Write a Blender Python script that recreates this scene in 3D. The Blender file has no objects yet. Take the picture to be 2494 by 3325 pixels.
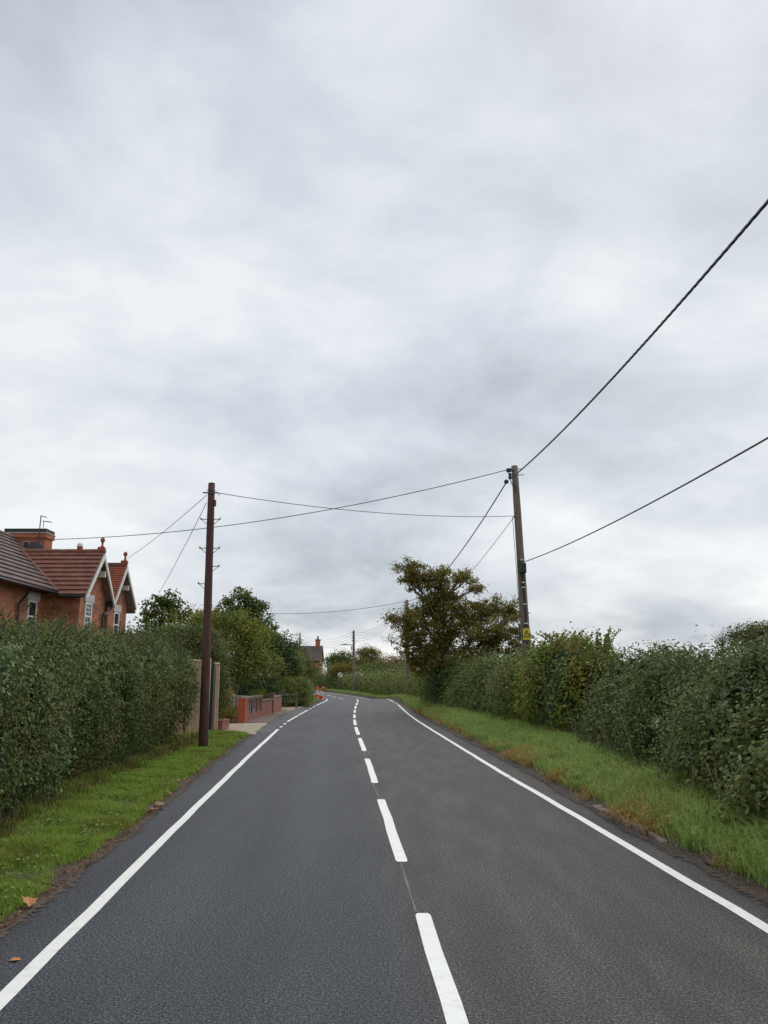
import bpy, math, random
import numpy as np
from mathutils import Vector

R = math.radians
rng = np.random.default_rng(11)
random.seed(5)
scene = bpy.context.scene
COL = scene.collection

# ------------------------------------------------------------------ camera
cam = bpy.data.cameras.new("camera")
camo = bpy.data.objects.new("camera", cam); COL.objects.link(camo)
cam.sensor_fit = 'VERTICAL'; cam.angle = R(66.2055)
cam.clip_start = 0.05; cam.clip_end = 6000
camo.location = (0, 0, 1.75); camo.rotation_euler = (R(90 + 11.924), 0, 0)
scene.camera = camo

# ------------------------------------------------------------------ light, sky, exposure
SUN_EL, SUN_AZ = R(48), R(25)          # azimuth from +Y towards +X
world = bpy.data.worlds.new("World"); scene.world = world; world.use_nodes = True
nt = world.node_tree; nt.nodes.clear()
def wn(t, **k):
    n = nt.nodes.new(t)
    for a, v in k.items(): setattr(n, a, v)
    return n
def wl(a, b): nt.links.new(a, b)
def wmath(op, a, b=None, c=None):
    n = wn('ShaderNodeMath', operation=op)
    for i, v in enumerate((a, b, c)):
        if v is None: continue
        if isinstance(v, (int, float)): n.inputs[i].default_value = v
        else: wl(v, n.inputs[i])
    return n.outputs[0]
out = wn('ShaderNodeOutputWorld'); bg = wn('ShaderNodeBackground'); wl(bg.outputs[0], out.inputs[0])
bg.inputs[1].default_value = 0.1
sky = wn('ShaderNodeTexSky', sky_type='NISHITA'); sky.sun_disc = False
sky.sun_elevation = SUN_EL; sky.sun_rotation = SUN_AZ; sky.air_density = 1.2; sky.dust_density = 2.0
tc = wn('ShaderNodeTexCoord'); sep = wn('ShaderNodeSeparateXYZ'); wl(tc.outputs['Generated'], sep.inputs[0])
zc = wmath('ADD', wmath('MAXIMUM', sep.outputs[2], 0.0), 0.34)
u = wmath('DIVIDE', sep.outputs[0], zc); v = wmath('DIVIDE', sep.outputs[1], zc)
comb = wn('ShaderNodeCombineXYZ'); wl(u, comb.inputs[0]); wl(v, comb.inputs[1])
def wnoise(scale, detail, rough, dist, off, sx=1.0, sy=1.0):
    m = wn('ShaderNodeMapping'); wl(comb.outputs[0], m.inputs[0])
    m.inputs['Location'].default_value = off; m.inputs['Scale'].default_value = (sx, sy, 1)
    m.inputs['Rotation'].default_value = (0, 0, R(-28))
    n = wn('ShaderNodeTexNoise'); wl(m.outputs[0], n.inputs['Vector'])
    n.inputs['Scale'].default_value = scale; n.inputs['Detail'].default_value = detail
    n.inputs['Roughness'].default_value = rough; n.inputs['Distortion'].default_value = dist
    return n.outputs[0]
n1 = wnoise(1.2, 6, 0.55, 0.25, (3.7, 1.2, 0), 0.9, 1.0)
n2 = wnoise(4.6, 7, 0.6, 0.3, (9.1, 4.4, 0), 0.9, 1.0)
n3 = wnoise(0.6, 2, 0.5, 0.0, (1.3, 7.7, 0))
cl = wmath('ADD', wmath('ADD', wmath('MULTIPLY', n1, 0.54), wmath('MULTIPLY', n2, 0.24)), wmath('MULTIPLY', n3, 0.22))
ramp = wn('ShaderNodeValToRGB'); wl(cl, ramp.inputs[0])
cr = ramp.color_ramp
cr.elements[0].position = 0.37; cr.elements[0].color = (3.95, 4.42, 4.85, 1)
cr.elements[1].position = 0.595; cr.elements[1].color = (7.4, 7.75, 7.95, 1)
e = cr.elements.new(0.49); e.color = (5.65, 6.08, 6.65, 1)
# thin bright cloud towards the horizon, the same all round
hz = wmath('POWER', wmath('SUBTRACT', 1.0, wmath('MINIMUM', wmath('MAXIMUM', sep.outputs[2], 0.0), 1.0)), 7.0)
mr = wn('ShaderNodeMapRange'); wl(n1, mr.inputs[0])
mr.inputs[1].default_value = 0.36; mr.inputs[2].default_value = 0.58; mr.inputs[3].default_value = 0.0; mr.inputs[4].default_value = 1.0
hb = wmath('MULTIPLY', wmath('MULTIPLY', hz, mr.outputs[0]), 1.0)
mixh = wn('ShaderNodeMixRGB'); wl(hb, mixh.inputs[0]); wl(ramp.outputs[0], mixh.inputs[1]); mixh.inputs[2].default_value = (9.6, 9.55, 9.3, 1)
mixs = wn('ShaderNodeMixRGB'); mixs.inputs[0].default_value = 0.95
wl(sky.outputs[0], mixs.inputs[1]); wl(mixh.outputs[0], mixs.inputs[2])
wl(mixs.outputs[0], bg.inputs[0])

sl = bpy.data.lights.new("sun", 'SUN'); sl.energy = 1.5; sl.angle = R(80); sl.color = (1.0, 0.965, 0.92)
so = bpy.data.objects.new("sun", sl); COL.objects.link(so)
sd = Vector((math.sin(SUN_AZ) * math.cos(SUN_EL), math.cos(SUN_AZ) * math.cos(SUN_EL), math.sin(SUN_EL)))
so.rotation_euler = sd.to_track_quat('Z', 'Y').to_euler(); so.location = (0, 0, 30)

scene.view_settings.view_transform = 'Standard'; scene.view_settings.look = 'None'
scene.view_settings.gamma = 1; scene.view_settings.use_curve_mapping = False
scene.view_settings.exposure = 0.22

# ------------------------------------------------------------------ mesh helpers
def wpos(o):
    p = Vector((0, 0, 0))
    while o is not None: p += o.location; o = o.parent
    return np.array(p)
def tag(o, label=None, cat=None, group=None, kind=None):
    if label: o['label'] = label
    if cat: o['category'] = cat
    if group: o['group'] = group
    if kind: o['kind'] = kind
    return o
def empty(name, loc, label, cat, group=None):
    o = bpy.data.objects.new(name, None); COL.objects.link(o); o.location = loc
    o.empty_display_size = 0.2
    return tag(o, label, cat, group)
class MB:
    def __init__(s): s.v = []; s.f = []
    def add(s, vs, fs):
        b = len(s.v); s.v += [tuple(map(float, p)) for p in vs]; s.f += [tuple(i + b for i in f) for f in fs]; return s
    def box(s, x0, x1, y0, y1, z0, z1):
        return s.add([(x0,y0,z0),(x1,y0,z0),(x1,y1,z0),(x0,y1,z0),(x0,y0,z1),(x1,y0,z1),(x1,y1,z1),(x0,y1,z1)],
                     [(0,3,2,1),(4,5,6,7),(0,1,5,4),(1,2,6,5),(2,3,7,6),(3,0,4,7)])
    def hexa(s, p):                      # 8 corner points, bottom loop then top loop
        return s.add(p, [(0,3,2,1),(4,5,6,7),(0,1,5,4),(1,2,6,5),(2,3,7,6),(3,0,4,7)])
    def bar(s, a, b, w, h):              # rectangular bar from a to b
        a = np.array(a, float); b = np.array(b, float); d = b - a; d /= np.linalg.norm(d)
        up = np.array((0, 0, 1.0)) if abs(d[2]) < 0.95 else np.array((0, 1.0, 0))
        sx = np.cross(d, up); sx /= np.linalg.norm(sx); uy = np.cross(sx, d)
        c = [(-w/2,-h/2),(w/2,-h/2),(w/2,h/2),(-w/2,h/2)]
        return s.hexa([a + sx*i + uy*j for i, j in c] + [b + sx*i + uy*j for i, j in c])
    def tube(s, pts, r, n=8, cap=True):
        pts = np.array(pts, float); m = len(pts); r = np.broadcast_to(np.array(r, float), (m,))
        t = np.gradient(pts, axis=0); t /= np.linalg.norm(t, axis=1)[:, None] + 1e-12
        ref = np.array((0, 0, 1.0)) if abs(t[:, 2]).mean() < 0.9 else np.array((1.0, 0, 0))
        a = np.cross(t, ref); a /= np.linalg.norm(a, axis=1)[:, None] + 1e-12; b = np.cross(t, a)
        th = np.linspace(0, 2*math.pi, n, endpoint=False)
        ring = pts[:, None, :] + r[:, None, None]*(np.cos(th)[None, :, None]*a[:, None, :] + np.sin(th)[None, :, None]*b[:, None, :])
        vs = ring.reshape(-1, 3).tolist(); fs = []
        for i in range(m-1):
            for j in range(n):
                k = (j+1) % n; fs.append((i*n+j, i*n+k, (i+1)*n+k, (i+1)*n+j))
        if cap: fs += [tuple(range(n-1, -1, -1)), tuple((m-1)*n + j for j in range(n))]
        return s.add(vs, fs)
    def lathe(s, c, prof, n=16):         # prof: (radius, z)
        vs = []; fs = []; m = len(prof)
        for r, z in prof:
            for j in range(n):
                a = 2*math.pi*j/n; vs.append((c[0]+r*math.cos(a), c[1]+r*math.sin(a), c[2]+z))
        for i in range(m-1):
            for j in range(n):
                k = (j+1) % n; fs.append((i*n+j, i*n+k, (i+1)*n+k, (i+1)*n+j))
        fs += [tuple(range(n-1, -1, -1)), tuple((m-1)*n + j for j in range(n))]
        return s.add(vs, fs)
    def build(s, name, mat, parent=None, smooth=False, bevel=0, **t):
        o = raw(name, np.array(s.v), s.f, mat, parent)
        if smooth:
            for p in o.data.polygons: p.use_smooth = True
        if bevel:
            b = o.modifiers.new('b', 'BEVEL'); b.width = bevel; b.segments = 2; b.limit_method = 'ANGLE'
        return tag(o, **t)
def raw(name, v, f, mat, parent=None):
    me = bpy.data.meshes.new(name); w = wpos(parent) if parent else np.zeros(3)
    v = np.asarray(v, float) - w
    me.from_pydata(v.tolist(), [], f); me.materials.append(mat)
    uv = me.uv_layers.new(name='UVMap')  # box projection in metres
    vv = v + w
    for p in me.polygons:
        n = p.normal; ax = max(range(3), key=lambda i: abs(n[i]))
        for li in p.loop_indices:
            q = vv[me.loops[li].vertex_index]
            uv.data[li].uv = (q[1], q[2]) if ax == 0 else ((q[0], q[2]) if ax == 1 else (q[0], q[1]))
    o = bpy.data.objects.new(name, me); COL.objects.link(o); o.parent = parent
    return o
def fast(name, V, sizes, loops, mat, parent=None, **t):   # big meshes from arrays
    w = wpos(parent) if parent else np.zeros(3)
    me = bpy.data.meshes.new(name); V = np.asarray(V, np.float32) - w.astype(np.float32)
    me.vertices.add(len(V)); me.vertices.foreach_set('co', V.ravel())
    sizes = np.asarray(sizes, np.int32); starts = np.concatenate(([0], np.cumsum(sizes)[:-1])).astype(np.int32)
    me.loops.add(int(sizes.sum())); me.loops.foreach_set('vertex_index', np.asarray(loops, np.int32))
    me.polygons.add(len(sizes)); me.polygons.foreach_set('loop_start', starts)
    try: me.polygons.foreach_set('loop_total', sizes)
    except Exception: pass
    me.update(calc_edges=True); me.materials.append(mat)
    o = bpy.data.objects.new(name, me); COL.objects.link(o); o.parent = parent
    return tag(o, **t)
def unit(a): return a / (np.linalg.norm(a, axis=1)[:, None] + 1e-9)
LEAF4 = np.array([(-.5, 0, 0), (0.0, -.5, .12), (.5, 0, -.08), (0.0, .5, .12)])
LEAF6 = np.array([(-.5, 0, -.05), (-.15, -.46, .1), (.25, -.34, .08), (.5, 0, -.12), (.25, .34, .08), (-.15, .46, .1)])
IVY = np.array([(-.45, 0, 0), (-.4, -.42, .05), (0, -.3, .08), (.05, -.5, .02), (.55, 0, -.1), (.05, .5, .02), (0, .3, .08), (-.4, .42, .05)])
def leaf_arrays(c, nrm, L, Wd, tmpl):
    n = len(c); nrm = unit(nrm); t = unit(np.cross(nrm, rng.normal(size=(n, 3)))); sd_ = np.cross(nrm, t)
    L = np.broadcast_to(L, (n,)); Wd = np.broadcast_to(Wd, (n,)); k = len(tmpl)
    V = (c[:, None, :] + t[:, None, :]*(tmpl[None, :, 0:1]*L[:, None, None]) + sd_[:, None, :]*(tmpl[None, :, 1:2]*Wd[:, None, None])
         + nrm[:, None, :]*(tmpl[None, :, 2:3]*L[:, None, None]))
    return V.reshape(-1, 3), np.full(n, k), np.arange(n*k)
def leaves_obj(name, parts, mat, parent, **t):
    V = []; S = []; Lp = []; b = 0
    for v_, s_, l_ in parts: V.append(v_); S.append(s_); Lp.append(l_ + b); b += len(v_)
    return fast(name, np.concatenate(V), np.concatenate(S), np.concatenate(Lp), mat, parent, **t)
def blades(P, H, Wd, lean, droop):
    n = len(P); a = rng.uniform(0, 2*math.pi, n); ld = np.stack([np.cos(a), np.sin(a), np.zeros(n)], 1)
    b = rng.uniform(0, 2*math.pi, n); sd_ = np.stack([np.cos(b), np.sin(b), np.zeros(n)], 1)*Wd[:, None]*.5
    up = np.array((0, 0, 1.0))
    mid = P + up*(H*.62)[:, None] + ld*(H*lean*.35)[:, None]
    tip = P + up*(H*(1-droop))[:, None] + ld*(H*(lean))[:, None]
    V = np.stack([P - sd_, P + sd_, mid + sd_*.8, mid - sd_*.8, tip], 1).reshape(-1, 3)
    base = np.arange(n)[:, None]*5
    loops = (base + np.array([0, 1, 2, 3, 3, 2, 4])[None, :]).ravel()
    sizes = np.tile([4, 3], n)
    return V, sizes, loops
_ph = rng.uniform(0, 6.28, (12, 3)); _fr = rng.normal(size=(12, 3))
def lump(P, f=1.0):                      # cheap smooth 3-D noise, about -1..1
    s = 0
    for i in range(12): s = s + np.sin((P @ (_fr[i]*f)) + _ph[i].sum())
    return s/3.2
def sag(a, b, s, n=24):
    t = np.linspace(0, 1, n)[:, None]; p = np.array(a)*(1-t) + np.array(b)*t; p[:, 2] -= (4*t*(1-t))[:, 0]*s
    return p

# ------------------------------------------------------------------ materials
def newmat(name):
    m = bpy.data.materials.new(name); m.use_nodes = True; t = m.node_tree; t.nodes.clear()
    o = t.nodes.new('ShaderNodeOutputMaterial'); p = t.nodes.new('ShaderNodeBsdfPrincipled'); t.links.new(p.outputs[0], o.inputs[0])
    return m, t, p, o
def nd(t, typ, **k):
    n = t.nodes.new(typ)
    for a, v in k.items():
        if a in n.inputs: n.inputs[a].default_value = v
        else: setattr(n, a, v)
    return n
def noise(t, vec, scale, detail=4, rough=.55, dist=0):
    n = t.nodes.new('ShaderNodeTexNoise'); t.links.new(vec, n.inputs['Vector'])
    n.inputs['Scale'].default_value = scale; n.inputs['Detail'].default_value = detail
    n.inputs['Roughness'].default_value = rough; n.inputs['Distortion'].default_value = dist
    return n.outputs[0]
def rampn(t, fac, stops):
    r = t.nodes.new('ShaderNodeValToRGB'); t.links.new(fac, r.inputs[0]); c = r.color_ramp
    c.elements[0].position, c.elements[0].color = stops[0][0], (*stops[0][1], 1)
    c.elements[1].position, c.elements[1].color = stops[-1][0], (*stops[-1][1], 1)
    for p, k in stops[1:-1]: c.elements.new(p).color = (*k, 1)
    return r.outputs[0]
def mixc(t, fac, a, b, mode='MIX'):
    m = t.nodes.new('ShaderNodeMixRGB'); m.blend_type = mode
    for i, x in enumerate((fac, a, b)):
        if isinstance(x, (int, float)): m.inputs[i].default_value = x
        elif isinstance(x, tuple): m.inputs[i].default_value = (*x, 1)
        else: t.links.new(x, m.inputs[i])
    return m.outputs[0]
def bump(t, p, h, strength, dist):
    b = t.nodes.new('ShaderNodeBump'); b.inputs['Strength'].default_value = strength; b.inputs['Distance'].default_value = dist
    t.links.new(h, b.inputs['Height']); t.links.new(b.outputs[0], p.inputs['Normal'])
def pos(t): return t.nodes.new('ShaderNodeNewGeometry').outputs['Position']
def maprange(t, x, a, b, c=0., d=1.):
    n = t.nodes.new('ShaderNodeMapRange'); t.links.new(x, n.inputs[0])
    for i, q in enumerate((a, b, c, d)): n.inputs[i+1].default_value = q
    return n.outputs[0]

def plain(name, col, rough=.6, var=.25, scale=6., metal=0., bmp=.0, stretch=None):
    m, t, p, o = newmat(name); vec = pos(t)
    if stretch:
        mp = t.nodes.new('ShaderNodeMapping'); mp.inputs['Scale'].default_value = stretch; t.links.new(vec, mp.inputs[0]); vec = mp.outputs[0]
    n = noise(t, vec, scale, 5, .6)
    dark = tuple(c*(1-var) for c in col); lite = tuple(min(1, c*(1+var)) for c in col)
    t.links.new(rampn(t, n, [(.3, dark), (.7, lite)]), p.inputs['Base Color'])
    p.inputs['Roughness'].default_value = rough; p.inputs['Metallic'].default_value = metal
    if bmp: bump(t, p, n, .6, bmp)
    return m
def leafmat(name, cols, patch=None, patchscale=.5, patchlo=.5, patchhi=.7, rough=.5, trans=.22, spec=.35):
    m, t, p, o = newmat(name); g = t.nodes.new('ShaderNodeNewGeometry')
    gain = (2.1, 2.0, 1.65); cols = [tuple(a*b for a, b in zip(q, gain)) for q in cols]; patch = tuple(a*b for a, b in zip(patch, gain)) if patch else None
    spec *= .45; k = len(cols)
    c = rampn(t, g.outputs['Random Per Island'], [(i/(k-1), q) for i, q in enumerate(cols)])
    if patch:
        f = maprange(t, noise(t, g.outputs['Position'], patchscale, 3, .6), patchlo, patchhi)
        c = mixc(t, f, c, patch)
    t.links.new(c, p.inputs['Base Color']); p.inputs['Roughness'].default_value = rough
    p.inputs['Specular IOR Level'].default_value = spec
    tr = t.nodes.new('ShaderNodeBsdfTranslucent'); t.links.new(c, tr.inputs[0])
    mx = t.nodes.new('ShaderNodeMixShader'); mx.inputs[0].default_value = trans
    t.links.new(p.outputs[0], mx.inputs[1]); t.links.new(tr.outputs[0], mx.inputs[2]); t.links.new(mx.outputs[0], o.inputs[0])
    return m
def brickmat(name, c1, c2, mortar, soot=(.10, .05, .035)):
    m, t, p, o = newmat(name); uv = t.nodes.new('ShaderNodeUVMap').outputs[0]
    b = t.nodes.new('ShaderNodeTexBrick'); t.links.new(uv, b.inputs['Vector'])
    b.inputs['Scale'].default_value = 1.0; b.inputs['Brick Width'].default_value = .225; b.inputs['Row Height'].default_value = .075
    b.inputs['Mortar Size'].default_value = .008; b.inputs['Color1'].default_value = (*c1, 1); b.inputs['Color2'].default_value = (*c2, 1); b.inputs['Mortar'].default_value = (*mortar, 1)
    f = maprange(t, noise(t, pos(t), 1.3, 6, .7), .44, .74)
    c = mixc(t, f, b.outputs[0], soot); c = mixc(t, .12, c, noise(t, pos(t), 30, 3), 'OVERLAY')
    t.links.new(c, p.inputs['Base Color']); p.inputs['Roughness'].default_value = .85
    bump(t, p, b.outputs[1], -.5, .006)
    return m
M = {}
# asphalt: fresh surface, darker blue-grey lane on the left, dusty brown-grey lane on the right
def asphalt():
    m, t, p, o = newmat('asphalt'); vec = pos(t)
    uv = t.nodes.new('ShaderNodeUVMap').outputs[0]; s = t.nodes.new('ShaderNodeSeparateXYZ'); t.links.new(uv, s.inputs[0])
    agg = t.nodes.new('ShaderNodeTexVoronoi'); agg.inputs['Scale'].default_value = 75; t.links.new(vec, agg.inputs['Vector'])
    agg2 = noise(t, vec, 62, 2, .75)
    mac = t.nodes.new('ShaderNodeMapping'); mac.inputs['Scale'].default_value = (1.6, .28, 1); t.links.new(vec, mac.inputs[0])
    big = noise(t, mac.outputs[0], .9, 5, .6)
    base = rampn(t, big, [(.3, (.030, .033, .042)), (.7, (.050, .054, .065))])
    dusty = rampn(t, big, [(.3, (.043, .043, .044)), (.7, (.073, .067, .059))])
    lane = maprange(t, s.outputs[0], .475, .50)
    track = maprange(t, noise(t, mac.outputs[0], 2.2, 4, .6), .40, .62, .25, 1.0)
    c = mixc(t, t.nodes.new('ShaderNodeMath').outputs[0] if False else lane, base, mixc(t, track, (.035, .035, .039), dusty))
    wt = rampn(t, s.outputs[0], [(0, (.86, .86, .88)), (.12, (.96, .96, .96)), (.19, (1.10, 1.10, 1.10)), (.27, (.95, .95, .95)), (.36, (1.09, 1.09, 1.09)), (.45, (.94, .94, .95)), (.56, (.97, .97, .97)), (.64, (1.10, 1.10, 1.09)), (.72, (.95, .95, .95)), (.81, (1.10, 1.10, 1.09)), (.9, (.95, .95, .95)), (1, (.82, .80, .79))]); c = mixc(t, .8, c, wt, 'MULTIPLY')
    stone = rampn(t, agg2, [(.36, (.22, .22, .24)), (.5, (.95, .95, .95)), (.63, (3.0, 2.95, 2.85))])
    c = mixc(t, 1.0, c, stone, 'MULTIPLY')
    sp = rampn(t, agg.outputs[1], [(0, (.72, .72, .74)), (1, (1.3, 1.28, 1.26))]); c = mixc(t, 1.0, c, sp, 'MULTIPLY')
    t.links.new(c, p.inputs['Base Color'])
    p.inputs['Roughness'].default_value = .72; p.inputs['Specular IOR Level'].default_value = .34
    bump(t, p, agg2, 1.0, .018)
    return m
M['asphalt'] = asphalt()
M['patch'] = plain('patch_asphalt', (.045, .047, .055), .7, .3, 30, bmp=.004)
M['scuff'] = plain('rubber_scuff', (.030, .030, .034), .8, .4, 40)
M['seam'] = plain('seam_sealant', (.10, .10, .105), .7, .35, 9)
def paint():
    m, t, p, o = newmat('road_paint'); vec = pos(t)
    c = rampn(t, noise(t, vec, 9, 6, .7), [(.26, (.56, .56, .52)), (.45, (.76, .76, .72)), (.7, (.83, .83, .79))])
    sp = maprange(t, noise(t, vec, 60, 3, .6), .66, .74, 0, .35); c = mixc(t, sp, c, (.3, .3, .29))
    t.links.new(c, p.inputs['Base Color']); p.inputs['Roughness'].default_value = .55
    bump(t, p, noise(t, vec, 70, 3), .4, .004); return m
M['paint'] = paint()
M['soil'] = plain('edge_soil', (.075, .052, .038), .95, .55, 14, bmp=.03)
def soilfade(name, col, var):
    m = plain(name, col, .95, var, 14, bmp=.02); t = m.node_tree; p = [q for q in t.nodes if q.type == 'BSDF_PRINCIPLED'][0]
    s_ = t.nodes.new('ShaderNodeSeparateXYZ'); t.links.new(t.nodes.new('ShaderNodeUVMap').outputs[0], s_.inputs[0])
    a = t.nodes.new('ShaderNodeMath'); a.operation = 'MULTIPLY_ADD'; t.links.new(s_.outputs[0], a.inputs[0]); a.inputs[1].default_value = 1.25; t.links.new(noise(t, pos(t), 16, 5, .75), a.inputs[2])
    t.links.new(maprange(t, a.outputs[0], .62, .74), p.inputs['Alpha']); return m
M['soilfade'] = soilfade('crumbled_soil', (.085, .060, .044), .55); M['bankfade'] = soilfade('crumbled_bank', (.056, .039, .028), .65)
M['bank'] = plain('bank_soil', (.055, .036, .026), .95, .5, 11, bmp=.05)
def vergeground(name, g, s, edge=False):
    m, t, p, o = newmat(name); vec = pos(t)
    c = mixc(t, maprange(t, noise(t, vec, 3.0, 6, .7), .4, .62), g, s)
    if edge:
        s_ = t.nodes.new('ShaderNodeSeparateXYZ'); t.links.new(t.nodes.new('ShaderNodeUVMap').outputs[0], s_.inputs[0])
        a = t.nodes.new('ShaderNodeMath'); a.operation = 'MULTIPLY_ADD'; t.links.new(noise(t, vec, 5, 4, .7), a.inputs[0]); a.inputs[1].default_value = .25; t.links.new(s_.outputs[0], a.inputs[2])
        c = mixc(t, maprange(t, a.outputs[0], .22, .38), (.06, .042, .03), c)
    t.links.new(c, p.inputs['Base Color']); p.inputs['Roughness'].default_value = .95; bump(t, p, noise(t, vec, 40, 4), .8, .03); return m
M['verge'] = vergeground('verge_turf', (.06, .095, .022), (.06, .06, .026), True)
M['field'] = vergeground('field', (.07, .11, .035), (.10, .10, .05))
M['drive'] = plain('drive_concrete', (.36, .29, .21), .9, .22, 2.2, bmp=.008)
M['gravel'] = plain('gravel', (.17, .13, .10), .95, .6, 26, bmp=.03)
M['grassL'] = leafmat('grass_short', [(.070, .132, .019), (.125, .20, .038), (.178, .24, .062), (.098, .16, .026)], (.125, .14, .038), 1.6, .47, .66, .55, .3, .3)
M['grassR'] = leafmat('grass_long', [(.084, .148, .038), (.148, .225, .068), (.20, .265, .10), (.115, .18, .046)], (.15, .155, .05), 1.4, .52, .72, .5, .3, .3)
M['weed'] = leafmat('weed_leaf', [(.05, .09, .02), (.08, .13, .028), (.11, .15, .04), (.10, .10, .03)], None, rough=.5, trans=.25)
M['straw'] = leafmat('grass_dry', [(.20, .11, .035), (.16, .125, .04), (.26, .17, .06), (.11, .065, .03)], None, rough=.7, trans=.2)
M['under'] = leafmat('undergrowth_stalk', [(.065, .05, .027), (.10, .077, .04), (.046, .046, .02), (.077, .054, .03)], None, rough=.8, trans=.1)
M['dryStem'] = plain('dry_stem', (.30, .24, .16), .8, .3, 12)
M['litter'] = leafmat('leaf_litter', [(.10, .05, .02), (.06, .036, .018), (.14, .075, .03), (.04, .028, .018)], None, rough=.8, trans=.1)
M['fallen'] = plain('fallen_leaf', (.42, .16, .035), .6, .4, 18)
M['hawL'] = leafmat('hedge_left', [(.022, .040, .013), (.042, .064, .021), (.068, .088, .031), (.032, .051, .018)], (.085, .078, .026), .9, .48, .70, .5, .26, .35)
M['hawTop'] = leafmat('hedge_left_top', [(.038, .064, .020), (.066, .092, .034), (.092, .115, .045), (.05, .072, .026)], (.08, .085, .03), .6, .5, .7, .5, .2)
M['ivy'] = leafmat('ivy_leaf', [(.018, .034, .012), (.034, .062, .018), (.080, .125, .030), (.024, .034, .016), (.030, .050, .016)], None, rough=.45, trans=.15, spec=.45)
M['hawR'] = leafmat('hedge_right', [(.026, .047, .017), (.052, .079, .028), (.082, .110, .043), (.040, .062, .023)], (.080, .080, .030), .8, .50, .72, .5, .26, .35)
M['bram'] = leafmat('bramble_leaf', [(.045, .085, .018), (.085, .13, .025), (.15, .16, .03), (.06, .10, .02)], (.16, .12, .03), .7, .5, .72, .45, .22)
M['bram2'] = leafmat('bramble_dull', [(.030, .048, .015), (.054, .074, .022), (.085, .095, .03), (.038, .058, .018)], None, rough=.5, trans=.25)
M['pale'] = leafmat('hedge_pale', [(.050, .078, .024), (.080, .112, .036), (.11, .14, .048), (.062, .09, .028)], (.10, .10, .036), .4, .5, .7, .5, .2)
M['bush'] = leafmat('bush_leaf', [(.060, .085, .026), (.10, .125, .042), (.135, .155, .055), (.075, .10, .032)], None, rough=.5, trans=.22)
M['far'] = leafmat('hedge_far', [(.042, .068, .020), (.072, .102, .032), (.10, .125, .04), (.055, .08, .026)], (.11, .11, .035), .25, .45, .65, .5, .2)
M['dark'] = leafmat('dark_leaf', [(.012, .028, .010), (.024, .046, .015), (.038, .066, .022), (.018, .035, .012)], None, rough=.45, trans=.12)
M['olive'] = leafmat('olive_leaf', [(.040, .064, .016), (.075, .10, .024), (.12, .145, .034), (.055, .08, .020)], (.14, .14, .03), .45, .5, .7, .5, .22)
M['ash'] = leafmat('ash_leaf', [(.028, .048, .014), (.055, .080, .022), (.085, .11, .032), (.04, .06, .018)], (.11, .09, .025), .6, .55, .75, .5, .22)
M['oak'] = leafmat('oak_leaf', [(.060, .068, .022), (.105, .098, .028), (.17, .108, .031), (.076, .086, .027), (.13, .10, .029), (.066, .076, .024)], (.07, .082, .025), .8, .48, .66, .5, .36)
M['yellow'] = leafmat('autumn_leaf', [(.13, .10, .022), (.085, .085, .022), (.18, .13, .03), (.065, .07, .02)], (.07, .085, .024), .25, .45, .6, .5, .25)
M['pinky'] = leafmat('bronze_leaf', [(.15, .105, .055), (.115, .09, .04), (.20, .14, .07)], None, rough=.6, trans=.2)
M['wispy'] = leafmat('wispy_leaf', [(.05, .06, .026), (.085, .09, .04), (.07, .08, .03)], None, rough=.6, trans=.2)
M['ornam'] = leafmat('garden_leaf', [(.11, .13, .02), (.20, .16, .025), (.19, .08, .02), (.07, .11, .02)], None, rough=.5, trans=.25)
M['gold'] = leafmat('golden_leaf', [(.28, .24, .06), (.22, .20, .05), (.33, .29, .10)], None, rough=.5, trans=.25)
M['bark'] = plain('bark', (.055, .045, .034), .9, .4, 7, bmp=.02, stretch=(1, 1, .3))
M['twig'] = plain('twig', (.07, .052, .038), .9, .3, 9)
M['creosote'] = plain('creosoted_pole', (.082, .035, .026), .75, .62, 5, bmp=.02, stretch=(11, 11, .35))
M['greypole'] = plain('weathered_pole', (.175, .135, .10), .8, .55, 5, bmp=.02, stretch=(11, 11, .35))
M['steel'] = plain('galvanised_steel', (.10, .10, .105), .55, .2, 20, metal=.5)
M['black'] = plain('black_plastic', (.012, .012, .014), .45, .2, 20)
M['cable'] = plain('black_cable', (.010, .010, .012), .5, .2, 20)
M['wire'] = plain('grey_wire', (.035, .035, .04), .5, .2, 20)
M['ysign'] = plain('yellow_plate', (.72, .52, .01), .45, .12, 5)
M['sblack'] = plain('sign_black', (.01, .01, .01), .5, .1, 5)
M['swhite'] = plain('sign_white', (.72, .74, .74), .4, .08, 5)
M['timber'] = plain('new_timber', (.33, .215, .12), .75, .35, 4, bmp=.004, stretch=(6, 6, .5))
M['timberEdge'] = plain('pale_timber', (.56, .44, .31), .75, .2, 4, stretch=(6, 6, .5))
M['timberGrey'] = plain('grey_timber', (.20, .18, .14), .85, .3, 5, bmp=.004)
M['white'] = plain('white_paint', (.72, .72, .69), .5, .08, 3)
M['dirtywhite'] = plain('cream_picket', (.60, .56, .46), .6, .15, 5)
M['brickA'] = brickmat('house_brick', (.50, .165, .066), (.33, .10, .044), (.30, .20, .135))
M['brickB'] = brickmat('chimney_brick', (.52, .125, .05), (.43, .10, .042), (.30, .20, .14), (.22, .05, .03))
M['brickW'] = brickmat('wall_brick', (.34, .095, .052), (.27, .075, .045), (.28, .20, .16), (.18, .08, .06))
M['brickP'] = brickmat('pillar_brick', (.56, .11, .042), (.50, .09, .036), (.38, .17, .11), (.42, .085, .04))
M['blueBrick'] = plain('blue_brick', (.045, .040, .042), .8, .4, 9)
M['cement'] = plain('cement_band', (.42, .40, .38), .85, .2, 6)
M['coping'] = plain('wall_coping', (.20, .155, .13), .85, .25, 6)
M['stone'] = plain('lintel_stone', (.50, .49, .46), .8, .15, 5)
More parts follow.
